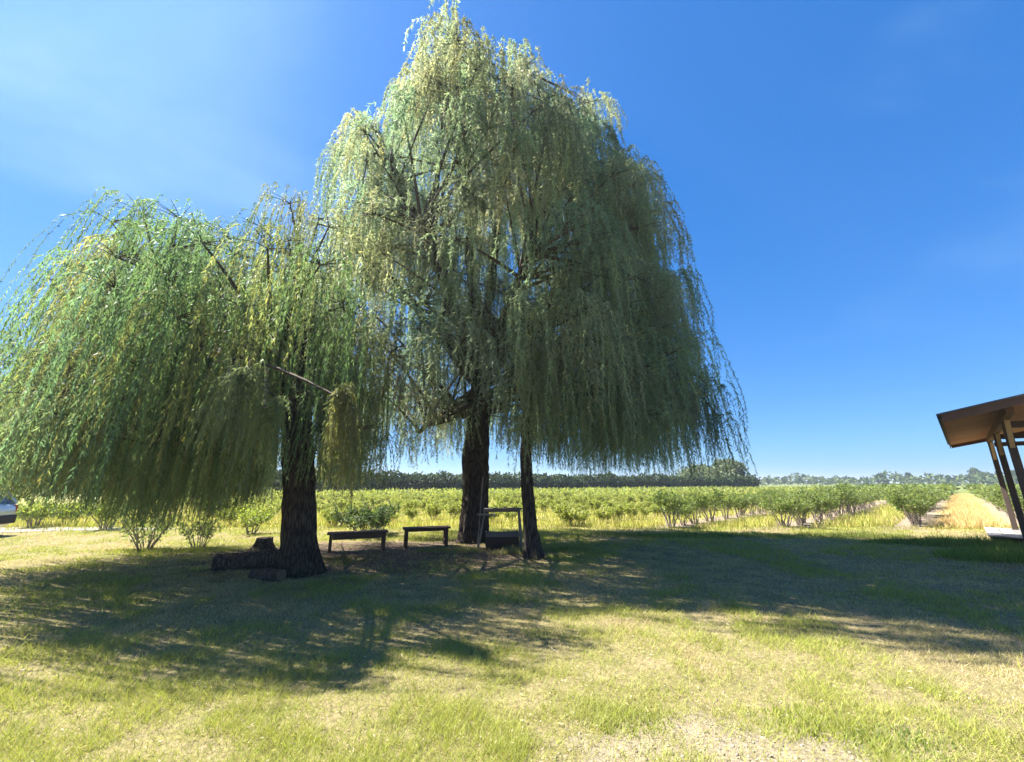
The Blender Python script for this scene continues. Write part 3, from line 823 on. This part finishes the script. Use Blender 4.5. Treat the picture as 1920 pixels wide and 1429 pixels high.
for k in range(-16, 5):
    p = 1.5 + 3.0 * k
    s = 0.0
    while s < 110:
        s += rng.uniform(0.95, 1.25)
        xy = RU * s + RP * (p + rng.normal(0, 0.1))
        if xy[1] < FIELD_Y + 0.55 or xy[1] > 75: continue
        px, py = proj(np.array([xy[0], xy[1], 0.6]))
        if px < 380 or px > 2080 or rng.random() < 0.05: continue
        hi = p > -8
        # the hedge closes the field on the far left
        cand.append((float(np.hypot(*xy)), xy, hi, float(px), p))
cand.sort(key=lambda c: c[0])
near_b = cand[:290]; rest = cand[290:]
ORD = ['first', 'second', 'third', 'fourth', 'fifth', 'sixth', 'seventh', 'eighth', 'ninth', 'tenth', 'eleventh', 'twelfth', 'thirteenth', 'fourteenth', 'fifteenth', 'sixteenth', 'seventeenth']
seen_row = set()
def bush_label(k, hi):
    """rows are counted away from the straw lane; the bush that ends a row at the lawn is named as such"""
    endb = k not in seen_row
    seen_row.add(k)
    what = 'tall leafy berry bush' if hi else 'low yellow-green berry bush'
    if k >= 0: row = 'the row edging the straw lane beside the pavilion' if k == 0 else f'the {ORD[k]} row behind the pavilion'
    else: row = 'the row edging the straw lane opposite the pavilion' if k == -1 else f'the {ORD[-k - 1]} row from the straw lane'
    return (f'{what} ending {row}' if endb else f'{what} in {row}'), row
for (d, xy, hi, px, p0) in near_b:
    fam = bush_hi if hi else bush_lo
    m = fam[int(rng.integers(0, len(fam)))]
    lab, row = bush_label(int(round((p0 - 1.5) / 3.0)), hi)
    sc_ = rng.uniform(0.7, 1.2)
    shrub('berry_bush', (xy[0], xy[1], float(gz(xy[0], xy[1]))), m, lab, 'bush', 'berry bushes in ' + row, rng.uniform(0, 6.28), sc_, sc_ * rng.uniform(0.85, 1.08))
# the farther bushes, too small to tell apart
Vs = []; Cs = []
for (d, xy, hi, px, p) in rest:
    nl = 70 if d < 45 else 40
    h = 1.2 if hi else 0.75
    q = np.stack([rng.normal(0, 0.36, nl), rng.normal(0, 0.36, nl), h * (0.3 + 0.7 * rng.random(nl))], 1)
    D = unit(rng.normal(0, 1, (nl, 3)) + np.array([0, 0, 0.5]))
    k = 1.0 if d < 45 else 1.5
    Vs.append(leaf_quads(q + np.array([xy[0], xy[1], 0]), D, rng.uniform(0.14, 0.3, nl) * k, rng.uniform(0.09, 0.17, nl) * k, rng))
    Cs.append(np.array(GRN if hi else YEL)[rng.integers(0, 4, nl)] * rng.uniform(0.75, 1.25, (nl, 1)))
o = link('far_bushes', np_mesh('far_bushes', np.concatenate(Vs), 4, col=np.concatenate(Cs)), None, M_shrub)
tag(o, 'far berry bushes merging into a green band before the tree line', 'bushes', kind='stuff')

# shrubs by the drive and round the benches
BRI = [(0.19, 0.24, 0.04), (0.23, 0.27, 0.05), (0.15, 0.20, 0.04), (0.12, 0.17, 0.04)]
DRK = [(0.05, 0.085, 0.03), (0.065, 0.10, 0.035), (0.045, 0.07, 0.03)]
PAL = [(0.17, 0.22, 0.09), (0.20, 0.25, 0.09), (0.13, 0.18, 0.06)]
def shrub_at(px, py, ms, label, name='shrub', group=None, stem=None):
    c = ground(px, py)
    return shrub(name, (c[0], c[1], float(gz(c[0], c[1])) - 0.01), ms, label, 'shrub', group, rng.uniform(0, 6), 1.0, None, stem)
shrub_at(62, 988, shrub_meshes(201, 1.15, 1.7, 1500, 0.09, 0.045, BRI, 9, 0.15), 'rounded yellow-green shrub beside the parked car')
shrub_at(125, 984, shrub_meshes(202, 0.9, 1.3, 1000, 0.09, 0.045, BRI, 8, 0.15), 'small bright shrub between the two rounded yellow-green shrubs')
shrub_at(198, 992, shrub_meshes(203, 1.2, 1.7, 1700, 0.09, 0.045, BRI, 10, 0.12), 'largest bright yellow-green shrub hanging over the end of the gravel drive')
shrub_at(272, 1030, shrub_meshes(204, 1.0, 1.5, 700, 0.10, 0.03, PAL, 12, 0.05, 0.7), 'loose pale shrub with arching shoots under the broad willow curtain', 'arching_shrub')
shrub_at(372, 1026, shrub_meshes(205, 0.85, 1.4, 560, 0.10, 0.03, PAL, 11, 0.05, 0.7), 'thin pale shrub of arching shoots by the dark log', 'arching_shrub')
shrub_at(470, 1000, shrub_meshes(206, 0.95, 1.3, 900, 0.09, 0.04, BRI, 9, 0.1), 'yellow-green shrub behind the log and stump')
shrub_at(690, 1003, shrub_meshes(207, 1.0, 2.4, 3000, 0.10, 0.045, DRK, 16, 0.06, 0.6, 0.2), 'wide dark green shrub arching over the long bench', 'arching_shrub')

# ------------------------------------------------------------------ far hedge, trees, wood
def mass(n, fn, size, tones, asp=0.7):
    P = fn(n)
    D = unit(rng.normal(0, 1, (n, 3)))
    V = leaf_quads(P, D, rng.uniform(0.6, 1.3, n) * size, rng.uniform(0.6, 1.3, n) * size * asp, rng)
    return V, np.array(tones)[rng.integers(0, len(tones), n)] * rng.uniform(0.75, 1.25, (n, 1))
HA, HB = ground(250, 938)[:2], np.array([52.0, 88.0])
def hedge_pts(n):
    t = rng.random(n); q = HA[None] * (1 - t[:, None]) + HB[None] * t[:, None]
    d = (HB - HA) / np.linalg.norm(HB - HA); nn = np.array([-d[1], d[0]])
    off = rng.uniform(-1, 1, n)
    hh = 2.3 + 0.7 * vnoise(t * 60, t * 0, 4) + 0.4 * vnoise(t * 200, t * 0, 5)
    z = hh * np.sqrt(np.maximum(0, 1 - off ** 4 * 0.7)) * rng.random(n) ** 0.6
    q = q + nn[None] * (off * 1.1)[:, None]
    return np.stack([q[:, 0], q[:, 1], z], 1)
V, C = mass(24000, hedge_pts, 0.42, [(0.045, 0.07, 0.026), (0.055, 0.085, 0.03), (0.035, 0.055, 0.024)])
hb = np.array([HA[0], HA[1], 0])
ho = empty('hedge', hb, 0, 'long dark clipped hedge closing the field behind the willows', 'hedge')
link('foliage', np_mesh('foliage', V - hb, 4, col=C), ho, M_far)
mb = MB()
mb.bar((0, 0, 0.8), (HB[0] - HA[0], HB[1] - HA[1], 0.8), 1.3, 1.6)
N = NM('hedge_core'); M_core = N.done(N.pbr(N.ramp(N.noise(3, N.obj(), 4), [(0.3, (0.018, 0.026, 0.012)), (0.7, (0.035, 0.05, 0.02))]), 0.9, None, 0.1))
mb.build('dark_core', M_core, ho)  # added solid dark block that fills the hedge behind its leaves

M_trunk = plain_material('tree_bark', (0.09, 0.07, 0.055), 0.9, 0.1)
def tree_meshes(seed, h, wd, n, size, tones, shape='round'):
    rg = np.random.default_rng(seed)
    k = 26
    L = []
    for i in range(k):
        u = rg.random()
        z = h * (0.25 + 0.7 * u)
        prof = (1 - ((u - 0.4) / 0.62) ** 2) ** 0.5 if shape == 'round' else (1.02 - u)
        a = rg.uniform(0, 6.28); r = wd * 0.5 * max(0.08, prof) * rg.uniform(0.35, 0.85)
        L.append((r * math.cos(a), r * math.sin(a), z, wd * rg.uniform(0.12, 0.22) * (0.5 + 0.5 * prof)))
    L = np.array(L)
    i = rg.integers(0, k, n)
    o = unit(rg.normal(0, 1, (n, 3))) * (rg.random((n, 1)) ** 0.4)
    P = L[i, :3] + o * L[i, 3:4] * np.array([1, 1, 0.8])
    V = leaf_quads(P, unit(rg.normal(0, 1, (n, 3))), rg.uniform(0.6, 1.3, n) * size, rg.uniform(0.5, 1.0, n) * size, rg)
    tn = np.array(tones)[rg.integers(0, len(tones), k)][i] * rg.uniform(0.75, 1.25, (n, 1))
    mb = MB()
    mb.tube([(0, 0, -0.1), (0, 0, h * 0.3), (0.02 * h, 0, h * 0.85)], [h * 0.028, h * 0.02, h * 0.006], 7)
    for q in range(8):
        c = L[q]
        mb.tube([(0, 0, h * rg.uniform(0.2, 0.5)), (c[0] * 0.5, c[1] * 0.5, c[2] * 0.85), tuple(c[:3])], [h * 0.01, h * 0.007, h * 0.003], 4)
    return mb.mesh('trunk', smooth=True), np_mesh('crown', V, 4, col=tn)
def plant_tree(name, loc, ms, label, group=None, sc=1.0):
    o = empty(name, loc, rng.uniform(0, 6.28), label, 'tree', group)
    o.scale = (sc, sc, sc)
    link('trunk', ms[0], o, M_trunk); c = link('crown', ms[1], o, M_far)
    return o
DKT = [(0.045, 0.07, 0.028), (0.06, 0.09, 0.035), (0.035, 0.055, 0.026)]
MDT = [(0.075, 0.11, 0.04), (0.095, 0.125, 0.05), (0.06, 0.09, 0.038)]
PLT = [(0.13, 0.16, 0.075), (0.15, 0.175, 0.085), (0.11, 0.14, 0.065)]
def far_at(px, Y): 
    d = ray(px, 905); return np.array([d[0] / d[1] * Y, Y, -0.05])
tm_dark = tree_meshes(301, 6.2, 6.5, 5200, 0.30, DKT)
plant_tree('dense_tree', far_at(15, 21), tm_dark, 'dense dark green tree behind the parked car')
plant_tree('dense_tree', far_at(-110, 24), tree_meshes(302, 7.0, 6, 4200, 0.34, DKT), 'taller dark tree past the drive beyond the parked car')
plant_tree('dense_tree', far_at(180, 27), tree_meshes(303, 5.2, 7, 4200, 0.34, MDT), 'mid green tree behind the bright shrubs by the drive')
plant_tree('dense_tree', far_at(420, 34), tree_meshes(304, 5.0, 8, 3600, 0.36, DKT), 'low dark tree beyond the field at the end of the hedge')
plant_tree('pale_tree', far_at(1362, 92), tree_meshes(305, 6.3, 11, 3000, 0.6, PLT), 'pale rounded tree rising above the end of the dark hedge')
plant_tree('pale_tree', far_at(1310, 98), tree_meshes(306, 5.6, 9, 2400, 0.6, PLT), 'second pale rounded tree behind the hedge beside the drooping willow shoots')
vr = [tree_meshes(320 + i, 9, 8, 900, 1.0, t_, sh) for i, (t_, sh) in enumerate([(MDT, 'round'), (DKT, 'cone'), (MDT, 'round'), (DKT, 'round'), (DKT, 'cone')])]
for (px, Y, v, sc_) in [(1655, 210, 3, 0.82), (1704, 215, 3, 0.9), (1690, 230, 4, 0.8), (1745, 240, 0, 0.7), (1780, 225, 3, 0.72), (1800, 260, 2, 0.85), (1832, 200, 0, 1.12), (1850, 190, 2, 0.95), (1880, 205, 3, 0.95), (1905, 180, 0, 0.9),
                        (1440, 230, 4, 0.55), (1470, 240, 4, 0.62), (1500, 235, 4, 0.72), (1520, 250, 3, 0.5), (1560, 245, 3, 0.55), (1585, 240, 0, 0.62), (1600, 250, 3, 0.62), (1625, 245, 2, 0.55), (1945, 190, 3, 1.0), (1975, 200, 0, 1.0)]:
    p_ = far_at(px, Y)
    plant_tree('far_tree', p_, vr[v], 'distant dark conifer on the horizon past the berry rows' if v in (1, 4) else 'distant bushy tree on the horizon past the berry rows', 'conifers on the horizon' if v in (1, 4) else 'bushy trees on the horizon', sc_ * 0.8)
def wood_pts(n):
    az = rng.uniform(R(-62), R(66), n); d = rng.uniform(255, 330, n)
    h = 2.5 + 2.6 * vnoise(az * 45, az * 0, 6) + 1.8 * vnoise(az * 140, az * 0, 7)
    return np.stack([d * np.sin(az), d * np.cos(az), h * rng.random(n) ** 0.7], 1)
V, C = mass(15000, wood_pts, 1.7, [(0.065, 0.095, 0.035), (0.085, 0.115, 0.04), (0.05, 0.078, 0.032)])
tag(link('far_wood', np_mesh('far_wood', V, 4, col=C), None, M_far), 'far low belt of woodland along the horizon', 'woodland', kind='stuff')

# ------------------------------------------------------------------ wooden furniture under the willows
M_wdark = wood_material('dark_wood', (0.045, 0.026, 0.02), (0.12, 0.065, 0.045))  # albedo lowered to carry the tree shade over the benches
M_wgrey = wood_material('weathered_wood', (0.17, 0.14, 0.12), (0.34, 0.29, 0.25))
M_logbark = bark_material('log_bark', (0.035, 0.025, 0.022), (0.17, 0.125, 0.105))
M_wbrown = wood_material('brown_wood', (0.10, 0.055, 0.035), (0.21, 0.12, 0.08))
def bench(loc, rz, L, D, H, mats, label, slats, apron, name='garden_bench', lowrail=True):
    o = empty(name, loc, rz, label, 'bench')
    gap = 0.012; wd = (D - gap * (slats - 1)) / slats
    for i in range(slats):
        y0 = -D / 2 + i * (wd + gap)
        MB().box(-L / 2, L / 2, y0, y0 + wd, H - 0.04, H).build('seat_plank', mats, o, 0.004)
    for sx in (-1, 1):
        for sy in (-1, 1):
            x = sx * (L / 2 - 0.09); y = sy * (D / 2 - 0.05)
            MB().box(x - 0.035, x + 0.035, y - 0.03, y + 0.03, -0.03, H - 0.042).build('leg', mats, o, 0.004)
        x = sx * (L / 2 - 0.09)
        MB().box(x - 0.02, x + 0.02, -D / 2 + 0.085, D / 2 - 0.085, 0.10, 0.15).build('stretcher', mats, o)
    if apron:
        for sy in (-1, 1):
            MB().box(-L / 2 + 0.13, L / 2 - 0.13, sy * (D / 2 - 0.05) - 0.012, sy * (D / 2 - 0.05) + 0.012, H - 0.042 - apron, H - 0.043).build('apron', mats, o)
    return o
def mid(a, b): return (a + b) / 2
a, b = ground(606, 1036), ground(719, 1029)
c = mid(a, b); bench((c[0], c[1] + 0.17, 0.0), math.atan2(b[1] - a[1], b[0] - a[0]), np.linalg.norm(b - a) + 0.05, 0.36, 0.42, M_wbrown, 'long low reddish-brown plank bench behind the thick furrowed trunk', 3, 0.12)
a, b = ground(752, 1027), ground(838, 1023)
c = mid(a, b); bench((c[0], c[1] + 0.17, 0.0), math.atan2(b[1] - a[1], b[0] - a[0]) + 0.03, np.linalg.norm(b - a) + 0.05, 0.40, 0.46, M_wdark, 'short dark open-legged bench between long bench and stout trunk', 4, 0.05)

# weathered stand against the stout trunk
c = ground(941, 1027)
st = empty('wooden_stand', (c[0], c[1], 0), R(4), 'weathered pale wooden stand with thin top between the two right trunks', 'stand')
W2 = 0.52
for i in range(3):
    MB().box(-W2 + 0.06, W2 - 0.02, -0.21 + i * 0.143, -0.21 + i * 0.143 + 0.135, 0.93, 0.955).build('top_plank', M_wgrey, st, 0.003)
MB().box(-W2 - 0.12, -W2 + 0.34, -0.30, -0.225, 0.80, 0.835).build('shelf', M_wgrey, st, 0.003)
for sx in (-1, 1):
    for sy in (-1, 1):
        MB().bar((sx * (W2 - 0.02) + (-0.10 if sx < 0 else 0.0), sy * 0.20, -0.03), (sx * (W2 - 0.09), sy * 0.17, 0.928), 0.055, 0.04).build('leg', M_wgrey, st, 0.003)
MB().box(-W2 + 0.03, W2 - 0.07, -0.012, 0.012, 0.86, 0.928).build('rail', M_wgrey, st)
pl = empty('leaning_pole', (c[0] - 0.62, c[1] + 0.02, 0), 0, 'pale split pole leaning upright against the stout dark trunk', 'pole')
MB().bar((0, 0, -0.03), (0.10, 0.16, 1.75), 0.05, 0.035).build('pole', M_wgrey, pl, 0.004)
cr = empty('low_crate', (c[0] + 0.0, c[1] + 0.10, 0), R(3), 'low grey slatted crate beneath the wooden stand', 'crate')
for i in range(3):
    for sy in (-1, 1):
        MB().box(-0.42, 0.42, sy * 0.17 - 0.01, sy * 0.17 + 0.01, 0.03 + i * 0.115, 0.03 + i * 0.115 + 0.095).build('slat', M_wgrey if i == 2 else M_wdark, cr, 0.002)
    for sx in (-1, 1):
        MB().box(sx * 0.41 - 0.01, sx * 0.41 + 0.01, -0.158, 0.158, 0.03 + i * 0.115, 0.03 + i * 0.115 + 0.095).build('slat', M_wgrey if i == 2 else M_wdark, cr, 0.002)
for sx in (-1, 1):
    for sy in (-1, 1):
        MB().box(sx * 0.385 - 0.015, sx * 0.385 + 0.015, sy * 0.145 - 0.014, sy * 0.145 + 0.014, -0.02, 0.36).build('corner_post', M_wdark, cr)
MB().box(-0.398, 0.398, -0.158, 0.158, 0.012, 0.028).build('bottom_board', M_wdark, cr)

# log and stump beside the thick trunk
def log_mesh(L, r, seed):
    rg = np.random.default_rng(seed)
    m, n = 22, 22
    s = np.linspace(-L / 2, L / 2, m); a = np.linspace(0, 2 * np.pi, n, endpoint=False)
    Rr = r * (0.9 + 0.10 * np.abs(np.sin(a[None] * 5 + 2 * s[:, None])) + 0.16 * (vnoise(a[None] * 2, s[:, None] * 4, seed) - 0.5))
    V = np.stack([np.repeat(s[:, None], n, 1), Rr * np.cos(a), Rr * np.sin(a) + 0.03 * np.sin(s * 3)[:, None]], -1).reshape(-1, 3)
    i = (np.arange(m - 1)[:, None] * n + np.arange(n)[None]).ravel(); j = (np.arange(m - 1)[:, None] * n + (np.arange(n)[None] + 1) % n).ravel()
    return np_mesh('bark', V, 4, np.stack([i, i + n, j + n, j], 1), smooth=True)
M_end = wood_material('cut_wood', (0.12, 0.075, 0.045), (0.26, 0.18, 0.11), (18, 18, 18))
def log(loc, rz, L, r, seed, label, tilt=0.0):
    o = empty('fallen_log', loc, rz, label, 'log')
    b = link('bark', log_mesh(L, r, seed), o, M_logbark, (0, 0, r * 0.85)); b.rotation_euler = (0, tilt, 0)
    for sx in (-1, 1):
        e = MB().tube([(sx * (L / 2 - 0.01), 0, r * 0.85 + 0.03 * math.sin(sx * L / 2 * 3) - math.sin(tilt) * sx * L / 2), (sx * (L / 2 + 0.005), 0, r * 0.85 + 0.03 * math.sin(sx * L / 2 * 3) - math.sin(tilt) * sx * L / 2)], r * 0.9, 18).build('cut_end', M_end, o)
    return o
c = ground(468, 1066); log((c[0], c[1] + 0.1, -0.02), R(6), 1.35, 0.17, 3, 'thick dark log lying on the soil beside the furrowed trunk')
c = ground(500, 1086); log((c[0], c[1], -0.02), R(-24), 0.7, 0.10, 4, 'short thin log at the foot of the furrowed trunk')
c = ground(494, 1027)
so = empty('tree_stump', (c[0], c[1], 0), 0, 'small dark cut stump behind the thick log', 'stump')
link('bark', trunk_mesh('bark', [(0, 0, -0.03), (0, 0, 0.1), (0, 0, 0.24)], [0.2, 0.17, 0.16], 0.5, 8, 24, 5), so, M_logbark)
MB().tube([(0, 0, 0.20), (0, 0, 0.232)], 0.155, 20).build('cut_face', M_end, so)

# ------------------------------------------------------------------ open pavilion on the right
PAZ = R(47.5)
U3 = np.array([math.sin(PAZ), math.cos(PAZ)]); V3 = np.array([math.sin(PAZ + math.pi / 2), math.cos(PAZ + math.pi / 2)])
dA = ray(1766, 782); kA = 11.6 / math.hypot(dA[0], dA[1])
PA = np.array([dA[0] * kA, dA[1] * kA])
EAVE = EYE + dA[2] * kA
PL, HALF, PIT = 9.3, 2.7, math.tan(R(11.5))
pv = empty('pavilion', (PA[0], PA[1], 0), math.atan2(U3[1], U3[0]), 'open wooden pavilion with low brown roof on posts over a pale deck', 'pavilion')
M_roofw = wood_material('roof_boards', (0.29, 0.135, 0.072), (0.43, 0.22, 0.125), (4, 4, 30))
M_felt = plain_material('roof_felt', (0.10, 0.095, 0.10), 0.85, 0.2)
M_post = wood_material('post_wood', (0.06, 0.045, 0.038), (0.16, 0.12, 0.095), (20, 20, 2))
M_tan = wood_material('tan_wood', (0.42, 0.29, 0.16), (0.58, 0.43, 0.27), (8, 8, 8))  # sunlit look of the braces is put into this tan tone
M_deck = wood_material('pale_deck_boards', (0.22, 0.205, 0.195), (0.36, 0.335, 0.32), (3, 24, 24))
def lp(s, t, z): return (s, -t, z)
roof = empty('roof', (0, 0, 0)); roof.parent = pv
def slope(t): return EAVE + (t if t <= HALF else 2 * HALF - t) * PIT
nb = 31; bw = PL / nb
bme = {}
for side in (0, 1):
    t0, t1 = (0.0, HALF) if side == 0 else (2 * HALF, HALF)
    mb = MB()
    V = []
    for (s_, t_, dz) in [(0, t0, 0), (bw - 0.012, t0, 0), (bw - 0.012, t1, 0), (0, t1, 0), (0, t0, 0.03), (bw - 0.012, t0, 0.03), (bw - 0.012, t1, 0.03), (0, t1, 0.03)]:
        V.append(lp(s_, t_, slope(t_) + dz))
    mb.add(V, [(0, 1, 2, 3), (4, 5, 6, 7), (0, 1, 5, 4), (1, 2, 6, 5), (2, 3, 7, 6), (3, 0, 4, 7)])
    bme[side] = mb.mesh('roof_board'); bme[side].materials.append(M_roofw)
    for i in range(nb):
        o = link('roof_board', bme[side], roof); o.location = (i * bw, 0, rng.uniform(0, 0.006))
    mb = MB()
    V = [lp(s_, t_, slope(t_) + dz) for dz in (0.042, 0.075) for (s_, t_) in ((-0.06, t0 - (0.07 if side == 0 else -0.07)), (PL + 0.06, t0 - (0.07 if side == 0 else -0.07)), (PL + 0.06, t1), (-0.06, t1))]
    mb.add(V, [(0, 1, 2, 3), (4, 5, 6, 7), (0, 1, 5, 4), (1, 2, 6, 5), (2, 3, 7, 6), (3, 0, 4, 7)])
    mb.build('roof_covering', M_felt, roof)
    # fascia along the eave and barge boards along the gable edges
    tt = t0 - 0.015 if side == 0 else t0 + 0.015
    MB().bar(lp(0, tt, EAVE - 0.035), lp(PL, tt, EAVE - 0.035), 0.026, 0.15).build('fascia', M_post, roof)
    for s_ in (-0.016, PL + 0.016):
        MB().bar(lp(s_, t0, slope(t0) - 0.02), lp(s_, t1, slope(t1) - 0.02), 0.028, 0.16).build('barge_board', M_wbrown, roof)
posts = [1.8, 5.2, 8.55]
TP = 0.88
for t_ in (TP, 2 * HALF - TP):
    MB().bar(lp(0.2, t_, slope(t_) - 0.095), lp(PL - 0.2, t_, slope(t_) - 0.095), 0.10, 0.18).build('beam', M_wbrown, pv)
    for s_ in posts:
        po = MB().box(s_ - 0.06, s_ + 0.06, -t_ - 0.06, -t_ + 0.06, -0.03, slope(t_) - 0.187).build('post', M_post, pv, 0.006)
        for ds in (-1, 1):
            MB().bar(lp(s_ + ds * 0.062, t_, slope(t_) - 0.72), lp(s_ + ds * 0.52, t_, slope(t_) - 0.20), 0.07, 0.07).build('brace', M_tan, pv)
for s_ in posts:
    MB().bar(lp(s_, TP + 0.07, slope(TP) - 0.26), lp(s_, 2 * HALF - TP - 0.07, slope(TP) - 0.26), 0.06, 0.13).build('tie_beam', M_post, pv)
# deck boards between the posts at the far end
nd_ = 17
for i in range(nd_):
    t0 = 0.25 + i * (2 * HALF - 0.5) / nd_
    MB().box(5.9, PL - 0.25, -t0 - (2 * HALF - 0.5) / nd_ + 0.012, -t0, 0.16, 0.195).build('deck_board', M_deck, pv, 0.003)
for s_ in (6.1, 7.4, PL - 0.4):
    MB().box(s_ - 0.04, s_ + 0.04, -2 * HALF + 0.3, -0.3, -0.02, 0.158).build('deck_joist', M_wdark, pv)

# ------------------------------------------------------------------ parked car at the left edge
def car(loc, rz, label):
    o = empty('parked_car', loc, rz, label, 'car')
    M_paint = plain_material('silver_paint', (0.62, 0.65, 0.70), 0.25, 0.6, 0.35, 0.05)
    M_glass = plain_material('dark_glass', (0.05, 0.07, 0.09), 0.05, 0.9)
    M_black = plain_material('black_plastic', (0.02, 0.02, 0.022), 0.6, 0.3)
    M_rub = plain_material('tyre_rubber', (0.018, 0.018, 0.018), 0.85, 0.2)
    M_rim = plain_material('alloy', (0.5, 0.5, 0.52), 0.3, 0.6, 0.8)
    M_red = plain_material('tail_light', (0.35, 0.02, 0.02), 0.2, 0.6)
    M_wh = plain_material('head_light', (0.75, 0.78, 0.8), 0.1, 0.8)
    # x = length (rear at +x), y = width, z up; lower body lofted along x
    xs = [-2.10, -2.02, -1.75, -1.2, -0.5, 0.4, 1.2, 1.75, 2.0, 2.08]
    top = [0.62, 0.74, 0.84, 0.90, 0.93, 0.95, 0.96, 0.96, 0.93, 0.86]
    bot = [0.34, 0.26, 0.22, 0.20, 0.20, 0.20, 0.20, 0.24, 0.30, 0.38]
    wid = [0.60, 0.74, 0.83, 0.87, 0.88, 0.88, 0.87, 0.84, 0.78, 0.68]
    prof = [(0.86, 0.0), (0.98, 0.12), (1.0, 0.42), (0.99, 0.68), (0.95, 0.90), (0.88, 1.0)]
    V = []; nr = len(prof) * 2
    for x, t, b, w_ in zip(xs, top, bot, wid):
        ring = [(x, w_ * p, b + (t - b) * q) for p, q in prof] + [(x, -w_ * p, b + (t - b) * q) for p, q in reversed(prof)]
        V += ring
    Fc = []
    for i in range(len(xs) - 1):
        for k in range(nr): Fc.append((i * nr + k, i * nr + (k + 1) % nr, (i + 1) * nr + (k + 1) % nr, (i + 1) * nr + k))
    Fc.append(tuple(range(nr))); Fc.append(tuple((len(xs) - 1) * nr + k for k in range(nr)))
    mb = MB(); mb.add(V, Fc); body = mb.build('body', M_paint, o, smooth=True)
    # cabin: glasshouse and roof
    V = [(-1.05, -0.76, 0.90), (-1.05, 0.76, 0.90), (1.98, 0.74, 0.92), (1.98, -0.74, 0.92), (-0.30, -0.60, 1.40), (-0.30, 0.60, 1.40), (1.62, 0.58, 1.38), (1.62, -0.58, 1.38)]
    mb = MB(); mb.add(V, [(0, 1, 5, 4), (1, 2, 6, 5), (2, 3, 7, 6), (3, 0, 4, 7), (4, 5, 6, 7), (3, 2, 1, 0)]); mb.build('windows', M_glass, o, 0.02)
    mb = MB()
    R_ = []
    for x, z, w_ in [(-0.42, 1.375, 0.60), (-0.2, 1.44, 0.60), (0.4, 1.475, 0.605), (1.2, 1.46, 0.60), (1.75, 1.40, 0.58)]:
        R_.append([(x, -w_ - 0.015, z - 0.05), (x, -w_ * 0.8, z), (x, w_ * 0.8, z), (x, w_ + 0.015, z - 0.05)])
    V = [p for r in R_ for p in r]
    Fc = [(i * 4 + k, i * 4 + k + 1, i * 4 + 5 + k, i * 4 + 4 + k) for i in range(4) for k in range(3)]
    mb.add(V, Fc)
    rf = mb.build('roof', M_paint, o, smooth=True)
    for sy in (-1, 1):
        for (x0, z0, x1, z1, y0, y1) in [(-1.02, 0.92, -0.32, 1.40, 0.762, 0.612), (0.35, 0.93, 0.38, 1.42, 0.765, 0.617), (1.25, 0.93, 1.22, 1.40, 0.755, 0.602), (2.0, 0.93, 1.66, 1.39, 0.74, 0.585)]:
            MB().bar((x0, sy * y0, z0), (x1, sy * y1, z1), 0.05, 0.07, (1, 0, 0)).build('pillar', M_paint if abs(x0) > 1 else M_black, o)
        MB().box(1.93, 2.06, sy * 0.66 - 0.09, sy * 0.66 + 0.09, 0.66, 0.90).build('tail_light', M_red, o, 0.015)
        MB().box(-2.09, -1.93, sy * 0.60 - 0.14, sy * 0.60 + 0.12, 0.60, 0.74).build('head_light', M_wh, o, 0.015)
        MB().box(-0.72, -0.56, sy * 0.90 - 0.09, sy * 0.90 + 0.09, 0.93, 1.05).build('wing_mirror', M_paint, o, 0.02)
        for x in (-1.32, 1.30):
            wheel = empty('wheel', (x, sy * 0.78, 0.31)); wheel.parent = o
            mb = MB(); mb.tube([(0, -0.1, 0), (0, -0.08, 0), (0, 0.08, 0), (0, 0.1, 0)], [0.285, 0.315, 0.315, 0.285], 28); mb.build('tyre', M_rub, wheel, smooth=False)
            mb = MB(); mb.tube([(0, sy * 0.06, 0), (0, sy * 0.108, 0)], [0.2, 0.195], 20)
            for k in range(5):
                a = k * 2 * math.pi / 5
                mb.bar((0, sy * 0.112, 0), (0.19 * math.cos(a), sy * 0.112, 0.19 * math.sin(a)), 0.03, 0.05)
            mb.build('rim', M_rim, wheel)
    MB().box(1.96, 2.13, -0.74, 0.74, 0.34, 0.60).build('rear_bumper', M_black, o, 0.03)
    MB().box(-2.16, -1.98, -0.68, 0.68, 0.30, 0.50).build('front_bumper', M_black, o, 0.03)
    return o
c = ground(34, 1014)
car((c[0] - 3.95, c[1] + 0.45, 0.0), R(8), 'silver hatchback parked at the drive beyond the broad willow')

# ------------------------------------------------------------------ the summer air: far things fade a little
hz = MB().box(-3050, 3050, -3050, 3050, -1.2, 21.0)
N = NM('haze_air')
pvv = N.n('ShaderNodeVolumePrincipled')
pvv.inputs['Color'].default_value = (0.74, 0.83, 0.95, 1)
pvv.inputs['Density'].default_value = 0.0007
pvv.inputs['Anisotropy'].default_value = 0.3
N.l(pvv.outputs[0], N.out.inputs['Volume'])
tag(hz.build('haze', N.m), 'thin pale summer haze over the field and lawn', 'haze', kind='stuff')
